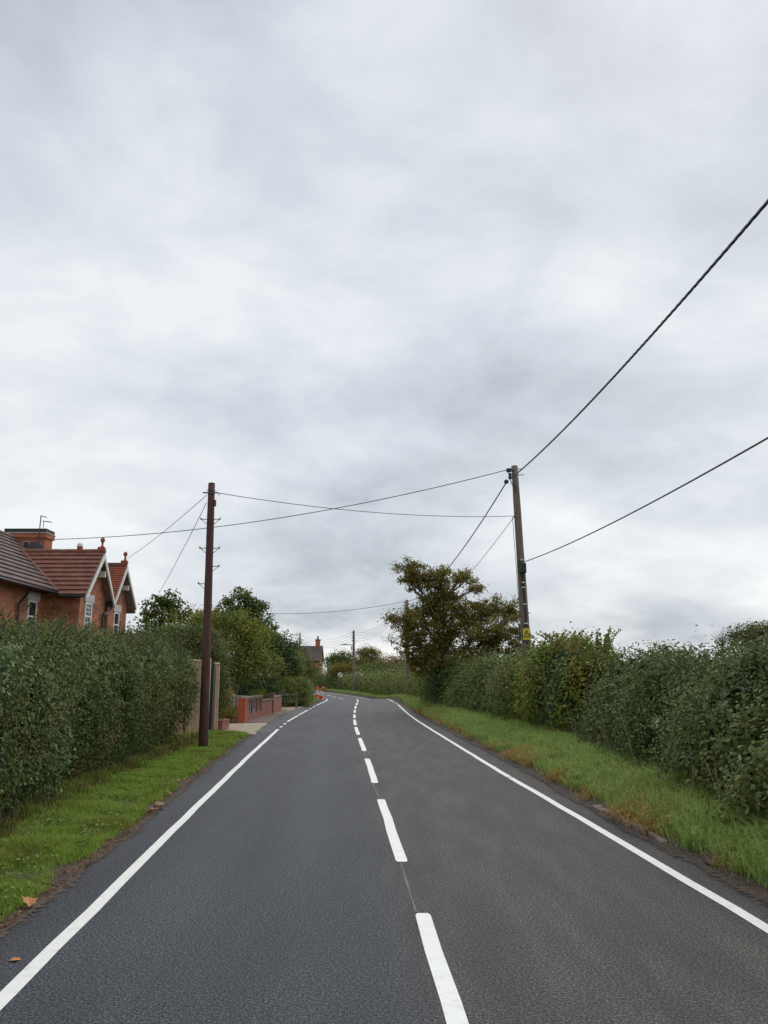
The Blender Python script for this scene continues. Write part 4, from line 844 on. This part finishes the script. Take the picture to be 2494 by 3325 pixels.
# far house beyond the trees
fh = empty('distant_house', (-16, 153, -.3), 'far brick cottage with dark tiled roof and chimney beyond the trees', 'house')
FX0, FX1, FY0, FY1, FA = -21.0, -12.05, 150.4, 157.4, 153.9
fw = MB().box(FX0, FX1, FY0, FY1, -.4, 5.0); fw.add([(FX1, FY0, 5.0), (FX1, FY1, 5.0), (FX1, FA, 7.55), (FX0, FY0, 5.0), (FX0, FY1, 5.0), (FX0, FA, 7.55)], [(0, 1, 2), (3, 5, 4), (0, 2, 5, 3), (1, 4, 5, 2)])
fwo = fw.build('wall', M['brickA'], fh)
rr = quadslab(MB(), (FX0-.2, FY0-.4, 4.85), (FX1+.25, FY0-.4, 4.85), (FX1+.25, FA, 7.8), (FX0-.2, FA, 7.8), .12); quadslab(rr, (FX0-.2, FY1+.4, 4.85), (FX1+.25, FY1+.4, 4.85), (FX1+.25, FA, 7.8), (FX0-.2, FA, 7.8), .12)
rro = rr.build('roof', M['tileFar'], fh); roof_courses(rro, (FX0-.2, FY0-.42, 4.87), (FX1+.27, FY0-.42, 4.87), (FX0-.2, FA, 7.8), (FX1+.27, FA, 7.8), 16, M['tileFar'], step=.03)
for cx_ in (FX1-.75, FX0+1.2):
    cc = MB().box(cx_-.42, cx_+.42, FA-.42, FA+.42, 7.2, 8.8).box(cx_-.52, cx_+.52, FA-.52, FA+.52, 8.8, 9.05).build('chimney', M['brickB'], rro)
    MB().lathe((cx_, FA, 9.05), [(.18, 0), (.14, .55), (.19, .6)], 10).build('chimney_pot', M['blueBrick'], cc)
for xx in (-14.0, -17.5):
    wdw = MB().box(xx-.6, xx+.6, FY0-.06, FY0+.02, 3.0, 4.4).build('window', M['white'], fwo)
    for s_ in (-1, 1): MB().box(xx+s_*.29-.23, xx+s_*.29+.23, FY0-.08, FY0-.05, 3.1, 4.3).build('pane', M['glass'], wdw)

# ------------------------------------------------------------------ poles
def lean_pole(name, label, base, top, r0, r1, mat):
    p = empty(name, base, label, 'utility pole')
    b = np.array(base, float) - np.array((0, 0, .3)); t_ = np.array(top, float); k = np.linspace(0, 1, 14)[:, None]
    q = b*(1-k) + t_*k; rr_ = np.linspace(r0, r1, 14)*(1+.02*np.sin(np.arange(14)*1.9))
    MB().tube(q, rr_, 18).build('pole_shaft', mat, p, smooth=False)
    for f in p.children[0].data.polygons: f.use_smooth = len(f.vertices) == 4
    return p, (lambda z: base[0]+(top[0]-base[0])*(z-base[2])/(top[2]-base[2])), (lambda z: base[1]+(top[1]-base[1])*(z-base[2])/(top[2]-base[2])), (lambda z: np.interp(z, [base[2], top[2]], [r0, r1]))
lp, lx, ly, lr = lean_pole('telegraph_pole', 'dark brown wooden telegraph pole with climbing steps on the left verge', (-4.42, 20.0, .08), (-4.52, 20.0, 6.74), .118, .088, M['creosote'])
for z, sides in [(5.78, (-1, 1)), (5.02, (-1, 1)), (4.55, (1,)), (4.10, (-1,))]:
    for s in sides:
        x0 = lx(z) + s*lr(z)*.95; st = MB(); st.tube([(x0, 20, z), (x0+s*.16, 20, z)], .011, 6); st.tube([(x0+s*.15, 20, z), (x0-s*.01, 20, z-.14)], .008, 5); st.box(x0+s*.16-.012, x0+s*.16+.012, 19.97, 20.03, z-.01, z+.04)
        st.build('climbing_step', M['steel'], lp)
ba = MB(); ba.box(lx(6.48)-.2, lx(6.48)+.2, 19.9, 19.94, 6.455, 6.485); ba.tube([(lx(6.5)+.18, 19.92, 6.47), (lx(6.5)+.23, 19.92, 6.45), (lx(6.5)+.2, 19.95, 6.41)], .012, 5)
ba.tube([(lx(6.5)-.11*math.cos(a), 20-.11*math.sin(a)*1.1, 6.53+.02*math.sin(a)) for a in np.linspace(0, math.pi, 9)], .008, 5); ba.build('wire_bracket', M['steel'], lp)
MB().box(lx(6.2)+.07, lx(6.2)+.125, 19.94, 20.05, 6.13, 6.29).build('junction_box', M['creosote'], lp)
MB().lathe((lx(6.74), 20, 6.735), [(.092, 0), (.06, .02), (.01, .03)], 16).build('pole_cap', M['steel'], lp)

RPB, RPT = (4.66, 25.6, .2), (4.40, 25.6, 8.74)
rp, rx_, ry_, rr2 = lean_pole('utility_pole', 'weathered grey wooden power pole with yellow warning sign rising from right hedge', RPB, RPT, .165, .108, M['greypole'])
def ctube(name, pts, r, mat, par): return MB().tube(pts, r, 7).build(name, mat, par)
ins = MB()
for z in (8.42, 8.62): ins.tube([(rx_(z)-.24, 25.55, z), (rx_(z)+.28, 25.55, z)], .014, 6)
ins.build('cross_bolt', M['steel'], rp)
a_ = MB().box(rx_(8.58)-.30, rx_(8.58)-.14, 25.42, 25.54, 8.50, 8.62); a_.tube([(rx_(8.6)-.14, 25.48, 8.56), (rx_(8.6), 25.55, 8.56)], .02, 6); a_.build('insulator', M['black'], rp, bevel=.02)
a_ = MB().lathe((rx_(8.3)-.2, 25.45, 8.24), [(.03, 0), (.06, .03), (.06, .10), (.03, .13), (.05, .16), (.05, .2), (.02, .22)], 10); a_.build('insulator', M['black'], rp)
a_ = MB().lathe((rx_(8.3)-.32, 25.5, 8.1), [(.02, 0), (.075, .03), (.08, .10), (.04, .14)], 10); a_.build('cable_clamp', M['black'], rp)
ctube('jumper_loop', [(rx_(8.3)-.2, 25.45, 8.25), (rx_(8.3)-.14, 25.43, 8.05), (rx_(8.3)-.02, 25.43, 7.95), (rx_(8.0)-.05, 25.47, 7.8)], .014, M['cable'], rp)
ctube('jumper_loop', [(rx_(8.3)-.3, 25.45, 8.55), (rx_(8.3)-.22, 25.43, 8.4), (rx_(8.3)-.08, 25.43, 8.35), (rx_(8.3)-.02, 25.46, 8.45)], .012, M['cable'], rp)
# mid-height black service box with cables below it
zb_ = 5.25; xb_ = rx_(zb_)+.03
MB().box(xb_-.095, xb_+.095, 25.6-rr2(zb_)-.13, 25.6-rr2(zb_)+.02, zb_-.17, zb_+.17).build('service_box', M['black'], rp, bevel=.03)
yf = lambda z: 25.6-rr2(z)-.03
ctube('riser_cable', [(rx_(5.5)+.08, yf(5.5)-.02, 5.5), (rx_(5.5)-.06, yf(5.5)-.03, 5.52), (rx_(5.4)-.12, yf(5.4)-.02, 5.4), (rx_(5.2)-.10, yf(5.2)-.02, 5.15), (rx_(5)-.03, yf(5)-.02, 4.95)], .017, M['cable'], rp)
for dx in (-.06, 0, .055): ctube('riser_cable', [(rx_(5.1)+dx, yf(5.1)-.03, 5.1), (rx_(4.8)+dx*.8, yf(4.8)-.02, 4.8), (rx_(4.5)+dx*.25, yf(4.5)-.01, 4.5)], .016, M['cable'], rp)
ctube('riser_cable', [(rx_(z)+.015*math.sin(z*2), yf(z)-.01, z) for z in np.linspace(4.5, 3.45, 7)], .028, M['cable'], rp)
for s in (-1, 1): ctube('riser_cable', [(rx_(3.45), yf(3.45), 3.47), (rx_(3.3)+s*.11, yf(3.3)+.01, 3.3), (rx_(3.1)+s*.135, yf(3.1)+.04, 3.05), (rx_(2.9)+s*.07, yf(2.9)-.01, 2.85)], .012, M['cable'], rp)
ctube('riser_cable', [(rx_(z), yf(z)-.015, z) for z in np.linspace(3.45, .3, 9)], .016, M['cable'], rp)
for z in (5.52, 4.78, 4.62, 4.08, 3.46): MB().box(rx_(z)-.05, rx_(z)+.05, yf(z)-.045, yf(z)+.01, z-.016, z+.016).build('cable_clip', M['swhite'], rp)
for z in (2.62, 2.5): MB().lathe((rx_(z), 25.6, z-.02), [(rr2(z)+.004, 0), (rr2(z)+.012, .005), (rr2(z)+.012, .035), (rr2(z)+.004, .04)], 18).build('steel_band', M['black'], rp)
zs = 3.12; xs = rx_(zs)-.01; ysn = yf(zs)-.05
pl = MB().box(xs-.115, xs+.115, ysn, ysn+.012, zs-.18, zs+.18).build('warning_sign', M['ysign'], rp); pl['label'] = 'yellow electrical hazard plate with black triangle'
tr_ = MB(); T = [(xs-.098, zs-.075), (xs+.098, zs-.075), (xs, zs+.125)]
for i in range(3):
    a, b = T[i], T[(i+1) % 3]; tr_.bar((a[0], ysn-.004, a[1]), (b[0], ysn-.004, b[1]), .006, .02)
tr_.bar((xs+.01, ysn-.005, zs+.08), (xs-.022, ysn-.005, zs+.015), .006, .016); tr_.bar((xs-.022, ysn-.005, zs+.015), (xs+.022, ysn-.005, zs+.005), .006, .014); tr_.bar((xs+.022, ysn-.005, zs+.005), (xs-.01, ysn-.005, zs-.06), .006, .016)
tr_.build('hazard_symbol', M['sblack'], pl)
MB().box(xs-.1, xs+.1, ysn-.004, ysn-.001, zs-.118, zs-.105).build('plate_rule', M['sblack'], pl)
# earth wire standing off the left side of the pole
ctube('earth_wire', [(rx_(7.0)-.10, 25.55, 7.02), (rx_(6.9)-.20, 25.5, 6.95), (rx_(6.3)-.19, 25.5, 6.3), (rx_(5.2)-.18, 25.5, 5.2), (rx_(4)-.17, 25.5, 3.9), (rx_(3)-.2, 25.5, 2.6)], .009, M['wire'], rp)
ctube('earth_wire_arm', [(rx_(5.15)-.18, 25.5, 5.15), (rx_(5.15)-.05, 25.55, 5.15)], .008, M['wire'], rp)

p2, x2_, y2_, _ = lean_pole('utility_pole', 'wooden power pole rising behind the left side of the oak', (1.95, 66, 0), (1.92, 66, 8.15), .17, .13, M['greypole'])
for k_ in range(4): i2 = MB(); i2.lathe((1.92-.2, 65.9, 7.85-.22*k_), [(.03, 0), (.06, .03), (.06, .08), (.03, .11)], 8); i2.tube([(1.72, 65.9, 7.9-.22*k_), (1.92, 66, 7.9-.22*k_)], .015, 5); i2.build('insulator', M['black'], p2)
p3, _, _, _ = lean_pole('utility_pole', 'pole carrying a street lamp arm beyond the bend', (-3.95, 105, -.3), (-4.0, 105, 7.9), .17, .14, M['greypole'])
for k_ in range(4): i3 = MB(); i3.lathe((-4.2, 104.9, 7.55-.35*k_), [(.03, 0), (.07, .04), (.07, .1), (.03, .14)], 8); i3.tube([(-4.2, 104.9, 7.6-.35*k_), (-4, 105, 7.6-.35*k_)], .02, 5); i3.build('insulator', M['black'], p3)
MB().tube([(-4.1, 104.9, 6.0), (-5.0, 104.8, 6.02)], .055, 7).build('lamp_arm', M['steel'], p3); MB().hexa([(-5.75, 104.7, 6.0), (-4.95, 104.7, 5.97), (-4.95, 104.95, 5.97), (-5.75, 104.95, 6.0), (-5.7, 104.74, 6.08), (-4.95, 104.72, 6.12), (-4.95, 104.93, 6.12), (-5.7, 104.91, 6.08)]).build('lamp_head', M['steel'], p3, bevel=.02)
MB().box(-4.35, -4.15, 104.75, 104.9, 5.3, 5.85).build('lamp_box', M['stone'], p3)
p4, _, _, _ = lean_pole('utility_pole', 'distant pole above the feathery tree and the far house', (-14.4, 136, -.3), (-14.4, 136, 9.3), .17, .13, M['greypole'])

# ------------------------------------------------------------------ wires
def wire(name, label, pts, r, mat='wire', n=6):
    c = np.array(pts).mean(0); o = MB().tube(pts, r, n).build(name, M[mat]); return tag(o, label, 'cable')
def twisted(label, pts, r, off, pitch):
    t_ = np.linspace(0, 1, 420); src = np.linspace(0, 1, len(pts)); q = np.stack([np.interp(t_, src, pts[:, i]) for i in range(3)], 1)
    d = np.linalg.norm(np.diff(q, axis=0), axis=1); s = np.concatenate([[0], np.cumsum(d)]); tg = np.gradient(q, axis=0); tg /= np.linalg.norm(tg, axis=1)[:, None]
    a = np.cross(tg, (0, 0, 1.0)); a /= np.linalg.norm(a, axis=1)[:, None]; b = np.cross(tg, a); mb = MB()
    for k_ in range(3):
        th = s/pitch*2*math.pi + k_*2.094; mb.tube(q + off*(np.cos(th)[:, None]*a + np.sin(th)[:, None]*b), r, 5)
    o = mb.build('power_cable', M['cable']); return tag(o, label, 'cable')
cl_ = np.array((rx_(8.3)-.32, 25.5, 8.15))
twisted('thick twisted black power cable coming from upper right to the grey pole top', sag((4.95, -14, 8.35), tuple(cl_ + np.array((.15, -.05, .12))), 1.05, 40), .0155, .0085, .6)
twisted('thick twisted power cable from the grey pole down to the pole behind the oak', sag(tuple(cl_), (1.78, 65.9, 8.0), .95, 40), .0155, .0085, .6)
wire('service_cable', 'black service cable from the right frame edge to the middle of the grey pole', sag((5.6, -12, 5.6), (rx_(5.5)+.12, 25.45, 5.47), .72, 40), .014, 'cable')
wire('service_cable', 'long black cable crossing the road from the grey pole to the brick chimney', sag((rx_(8.6)-.3, 25.48, 8.57), (-24, 33.2, 8.15), 1.35, 60), .013, 'cable')
wire('telephone_wire', 'thin wire from the brown pole top across the road to the grey pole', sag((-4.29, 19.93, 6.46), (rx_(7)-.1, 25.5, 7.0), .22, 40), .009)
wire('telephone_wire', 'thin wire from the brown pole top down to the red tiled gable', sag((-4.62, 19.95, 6.42), (-11.1, 33.1, 6.6), .10, 24), .008)
wire('telephone_wire', 'thin wire from the brown pole down behind the broad-leaved tree', sag((-4.62, 19.97, 6.22), (-13.0, 43.5, 5.4), .16, 24), .009)
wire('telephone_wire', 'thin wire running down from the grey pole towards the oak', sag((rx_(7)-.12, 25.5, 7.0), (1.95, 65.85, 6.6), .9, 30), .010)
wire('service_cable', 'black cable from the pole behind the oak leftwards to the ash tree', sag((1.75, 65.9, 8.02), (-12.5, 62, 6.9), .55, 30), .017, 'cable')
for k_ in range(4):
    z = 7.85-.22*k_; lab = 'faint bare line, %s of four between the oak pole and the lamp pole' % ('topmost', 'second', 'third', 'lowest')[k_]
    wire('power_line', lab, sag((1.72, 65.9, z), (-4.2, 104.9, 7.6-.35*k_), .85, 24), .014)
    lab = 'faint bare line, %s of four left of the lamp pole above the far roof' % ('topmost', 'second', 'third', 'lowest')[k_]
    wire('power_line', lab, sag((-4.2, 104.9, 7.6-.35*k_), (-14.4, 135.9, 9.1-.4*k_), 1.0, 20), .014)

# ------------------------------------------------------------------ timber gate, walls, fences
gt = empty('timber_gate', (-5.58, 24, .1), 'new vertical board timber gate behind the brown pole', 'gate')
def post(par, y, w, h, mat, x=-5.6): MB().box(x-w/2, x+w/2, y-w/2, y+w/2, 0, h).build('post', mat, par)
post(gt, 22.62, .13, 2.15, M['slabdark'], -5.64); post(gt, 26.0, .34, 2.1, M['slabdark'], -5.66)  # wide second post is near-black so the gap between panels reads dark
y = 22.75
i = 0
while y < 25.5:
    MB().box(-5.58, -5.555, y, y+.10, .16+.006*(i % 3), 2.24).build('board', M['timber'], gt); y += .15; i += 1
MB().box(-5.70, -5.67, 22.7, 25.5, .14, 2.2).build('gap_shade_backing', M['slabdark'], gt)  # dark sheet painting the shade seen between the boards
for z in (.4, 1.2, 2.0): MB().box(-5.64, -5.585, 22.72, 25.5, z, z+.09).build('rail', M['timber'], gt)
MB().box(-5.62, -5.54, 25.56, 25.64, .12, 2.36).build('end_post', M['timberEdge'], gt)
MB().box(-5.585, -5.535, 22.72, 25.56, 2.244, 2.28).build('cap_rail', M['timberEdge'], gt)
g3 = empty('board_fence', (-5.58, 26.5, .1), 'narrow board panel right of the timber gate', 'fence')
for q in (26.36, 26.50, 26.64, 26.78): MB().box(-5.585, -5.555, q, q+.10, .12, 2.2).build('board', M['timber'], g3)
MB().box(-5.60, -5.535, 26.3, 26.95, 2.204, 2.25).build('cap_rail', M['timberEdge'], g3); MB().box(-5.63, -5.53, 26.91, 26.99, .05, 2.2).build('end_post', M['timberEdge'], g3)
g4 = empty('board_fence', (-5.6, 22.2, .1), 'low board panel half hidden behind the end of the left hedge', 'fence')
for j in range(8): MB().box(-5.60, -5.575, 21.4+.145*j, 21.52+.145*j, .12, 1.95).build('board', M['timber'], g4)
for z in (.4, 1.6): MB().box(-5.66, -5.605, 21.4, 22.5, z, z+.09).build('rail', M['timber'], g4)
gp = empty('brick_pier', (-5.55, 27.35, 0), 'low dark red brick pier under the tall hedge', 'pier')
MB().box(-5.72, -5.42, 27.2, 28.4, -.05, .30).build('brickwork', M['brickW'], gp); MB().box(-5.74, -5.40, 27.18, 28.42, .303, .35).build('coping', M['brickW'], gp)

bw = empty('garden_wall', (-5.65, 37, 0), 'low red brick garden wall with three grey inset panels beside the drive', 'wall')
X0, X1 = -5.76, -5.54
MB().box(X0-.04, X1+.06, 32.02, 32.36, -.05, .90).build('pillar', M['brickP'], bw, bevel=.008); MB().box(X0-.06, X1+.08, 32.0, 32.38, .903, .945).build('pillar_cap', M['brickP'], bw)
MB().box(X0, X1, 32.38, 36.8, -.05, .30).build('base_course', M['brickW'], bw)
for q in (32.40, 34.07, 35.42, 36.55): MB().box(X0+.01, X1-.005, q, q+.24, .303, .93).build('brick_pier', M['brickW'], bw)
for q0, q1 in ((32.66, 34.05), (34.33, 35.40), (35.68, 36.53)):
    f = MB(); f.box(X0+.04, X1-.06, q0, q1, .304, .86); pan = f.build('inset_panel', M['slab'], bw)
    MB().box(X1-.062, X1-.05, q0+.30, q0+.42, .45, .80).build('slot_shade', M['slabdark'], pan); MB().box(X1-.062, X1-.05, q1-.42, q1-.30, .45, .80).build('slot_shade', M['slabdark'], pan)  # dark blocks on the panel stand in for shade inside slots
    MB().box(X0-.01, X1+.0, q0-.02, q1+.02, .864, .93).build('lintel_slab', M['slab'], pan)
MB().box(X0-.03, X1+.03, 32.38, 36.8, .934, .985).build('coping', M['coping'], bw)
MB().box(X0, X1, 36.8, 40.1, -.05, .70).build('wall_panel', M['brickW'], bw); MB().box(X0-.03, X1+.035, 36.82, 40.08, .703, .755).build('coping', M['coping'], bw)
MB().box(X0-.04, X1+.05, 40.1, 40.46, -.05, .95).build('pillar', M['brickW'], bw); MB().box(X0-.06, X1+.075, 40.08, 40.48, .953, 1.0).build('pillar_cap', M['coping'], bw)
MB().box(X0+.0, X1+.02, 40.47, 43.6, -.05, .78).build('wall_panel', M['brickW'], bw); MB().box(X0-.04, X1+.05, 40.49, 43.63, .783, .83).build('coping', M['coping'], bw)
pk = empty('picket_fence', (-7.2, 36, .05), 'cream picket fence behind the orange brick pillar', 'fence')
for j in range(15):
    xx = -8.3 + j*.15; yy = 35.9
    b = MB(); b.hexa([(xx-.045, yy, .08), (xx+.045, yy, .08), (xx+.045, yy+.025, .08), (xx-.045, yy+.025, .08), (xx-.045, yy, .93), (xx+.045, yy, .93), (xx+.045, yy+.025, .93), (xx-.045, yy+.025, .93)]); b.build('picket', M['dirtywhite'], pk)
MB().box(-8.35, -6.1, 35.87, 35.95, .935, .98).build('top_rail', M['dirtywhite'], pk); MB().box(-8.35, -6.1, 35.93, 35.97, .3, .37).build('rail', M['dirtywhite'], pk)
MB().box(-6.72, -6.62, 35.84, 35.94, 0, 1.05).build('post', M['dirtywhite'], pk)
rf = empty('rail_fence', (-5.7, 47, 0), 'weathered two rail timber fence between the wall and the rounded bush', 'fence')
for z in (.38, .76): MB().box(-7.2, -5.05, 46.95, 47.0, z, z+.09).build('rail', M['timberGrey'], rf)
for xx in (-7.15, -6.12, -5.1): MB().box(xx-.05, xx+.05, 47.0, 47.1, -.05, .95).build('post', M['timberGrey'], rf)

# ------------------------------------------------------------------ sign and cones
sg = empty('speed_sign', (-6.1, 112, -.2), 'round white sign with black diagonal stripe in front of far hedge', 'road sign')
dsc = MB(); n_ = 28
ring = [(-6.1+.33*math.cos(2*math.pi*i/n_), 2.15+.33*math.sin(2*math.pi*i/n_)) for i in range(n_)]
dsc.add([(a, 111.9, b) for a, b in ring] + [(a, 111.93, b) for a, b in ring], [tuple(range(n_)), tuple(range(2*n_-1, n_-1, -1))] + [(i, n_+i, n_+(i+1) % n_, (i+1) % n_) for i in range(n_)])
dsc.build('sign_disc', M['swhite'], sg); MB().bar((-6.1-.21, 111.893, 2.15-.21), (-6.1+.21, 111.893, 2.15+.21), .01, .13).build('diagonal_stripe', M['sblack'], sg)
MB().tube([(-6.1, 111.98, -.4), (-6.1, 111.98, 2.45)], .04, 8).build('sign_post', M['steel'], sg)
def cone(label, base, tip, h=.95, s=1.0):
    c = empty('traffic_cone', base, label, 'traffic cone', 'cones at the roadside')
    ax = np.array(tip, float)-np.array(base, float); ax /= np.linalg.norm(ax); ref = np.array((0, 1.0, 0)); a = np.cross(ref, ax); a /= np.linalg.norm(a); b = np.cross(ax, a); o_ = np.array(base, float)
    def lat(pr, n=16):
        m = MB().lathe((0, 0, 0), pr, n); V = np.array(m.v); return MB().add(o_ + V[:, :1]*a + V[:, 1:2]*b + V[:, 2:]*ax, m.f)
    m = MB().box(-.22*s, .22*s, -.22*s, .22*s, 0, .05); V = np.array(m.v); MB().add(o_ + V[:, :1]*a + V[:, 1:2]*b + V[:, 2:]*ax, m.f).build('cone_base', M['orange'], c)
    lat([(.165*s, .05), (.155*s, .25)]).build('cone_body', M['orange'], c); lat([(.158*s, .255), (.122*s, .66)]).build('white_sleeve', M['coneWhite'], c); lat([(.12*s, .665), (.085*s, h), (.06*s, h+.01)]).build('cone_top', M['orange'], c)
    return c
cone('nearest leaning orange and white traffic cone beside the road bend', (-5.42, 68.6, .03), (-5.17, 68.5, .85), .98, 1.15)
cone('traffic cone standing just behind the nearest leaning cone', (-5.5, 70.2, .03), (-5.33, 70.2, .85), .95)
cone('leftmost traffic cone, half hidden in the bank grass', (-5.78, 70, .06), (-5.80, 70, .9), .98)

# ------------------------------------------------------------------ small things at the road edges
# fallen sycamore-like leaves
tm = [(0, -.5), (.16, -.25), (.40, -.26), (.36, -.02), (.5, .20), (.26, .26), (0, .52), (-.24, .28), (-.5, .22), (-.36, 0), (-.42, -.26), (-.16, -.24)]
def leafobj(scale, bend):
    V = [(x*scale, y_*scale, scale*bend*((x)**2*1.6 + .25*y_)) for x, y_ in tm] + [(0, 0, -.02*scale)]; k = len(tm)
    me = bpy.data.meshes.new('fallen_leaf'); me.from_pydata(V, [], [(i, (i+1) % k, k) for i in range(k)]); me.materials.append(M['fallen']); return me
lm = [leafobj(.075, .5), leafobj(.06, .9), leafobj(.05, -.6)]
big = bpy.data.objects.new('fallen_leaf', leafobj(.125, .5)); COL.objects.link(big); big.location = (-2.74, 6.55, .06); big.rotation_euler = (.3, .25, .6)
tag(big, 'largest bright orange fallen leaf at the lower left grass edge', 'leaf')
l2 = bpy.data.objects.new('fallen_leaf', leafobj(.08, .25)); COL.objects.link(l2); l2.location = (-2.33, 5.45, .004); l2.rotation_euler = (.02, .03, 2.1)
tag(l2, 'small orange leaf lying on the asphalt left of the white edge line', 'leaf')
base_leaf = None
for i in range(15):
    yy = 6.2*(20/6.2)**rng.random(); xx = float(edgeL(yy)) - abs(rng.normal(.05, .25))
    o = bpy.data.objects.new('fallen_leaf', lm[i % 3]) if base_leaf is None else base_leaf.copy()
    o.data = lm[i % 3]; COL.objects.link(o); o.location = (xx, yy, .055 + .05*min(1, max(0, (float(edgeL(yy))-xx)*4))); o.rotation_euler = (rng.normal(0, .3), rng.normal(0, .3), rng.uniform(0, 6.28))
    tag(o, 'small orange brown fallen leaf scattered in the left verge grass', 'leaf', 'fallen leaves on the left verge'); base_leaf = base_leaf or o
def stone(name, label, c, sx, sy, sz, rz, mat, group=None):
    m = MB().box(-sx/2, sx/2, -sy/2, sy/2, 0, sz); V = np.array(m.v) + rng.normal(0, .012, (8, 3)); ca, sa = math.cos(rz), math.sin(rz)
    V = np.stack([V[:, 0]*ca - V[:, 1]*sa, V[:, 0]*sa + V[:, 1]*ca, V[:, 2]], 1) + np.array(c)
    return tag(MB().add(V, m.f).build(name, mat, bevel=.012), label, 'stone', group)
M['oldbrick'] = plain('worn_brick', (.22, .13, .09), .9, .35, 14, bmp=.01); M['kerb'] = plain('old_kerb', (.17, .135, .105), .92, .45, 10, bmp=.015)
stone('broken_brick', 'nearer of two broken bricks at the left road edge', (-3.05, 11.0, .01), .11, .20, .055, .3, M['oldbrick']); stone('broken_brick', 'farther of two broken bricks at the left road edge', (-3.06, 11.28, .015), .12, .18, .06, .1, M['oldbrick'])
for i, (yy, ln_) in enumerate([(9.15, .42), (9.62, .48), (10.15, .52), (10.68, .48), (11.15, .40)]):
    stone('kerb_stone', '%s worn kerb stone exposed at the right road edge' % ('nearest', 'second nearest', 'middle', 'second farthest', 'farthest')[i], (float(edgeR(yy))+.12+.01*(i % 2), yy, -.035), .10, ln_*.93, .085 + .015*(i % 2), .02*(i-2)+.04, M['kerb'], 'kerb stones on the right')
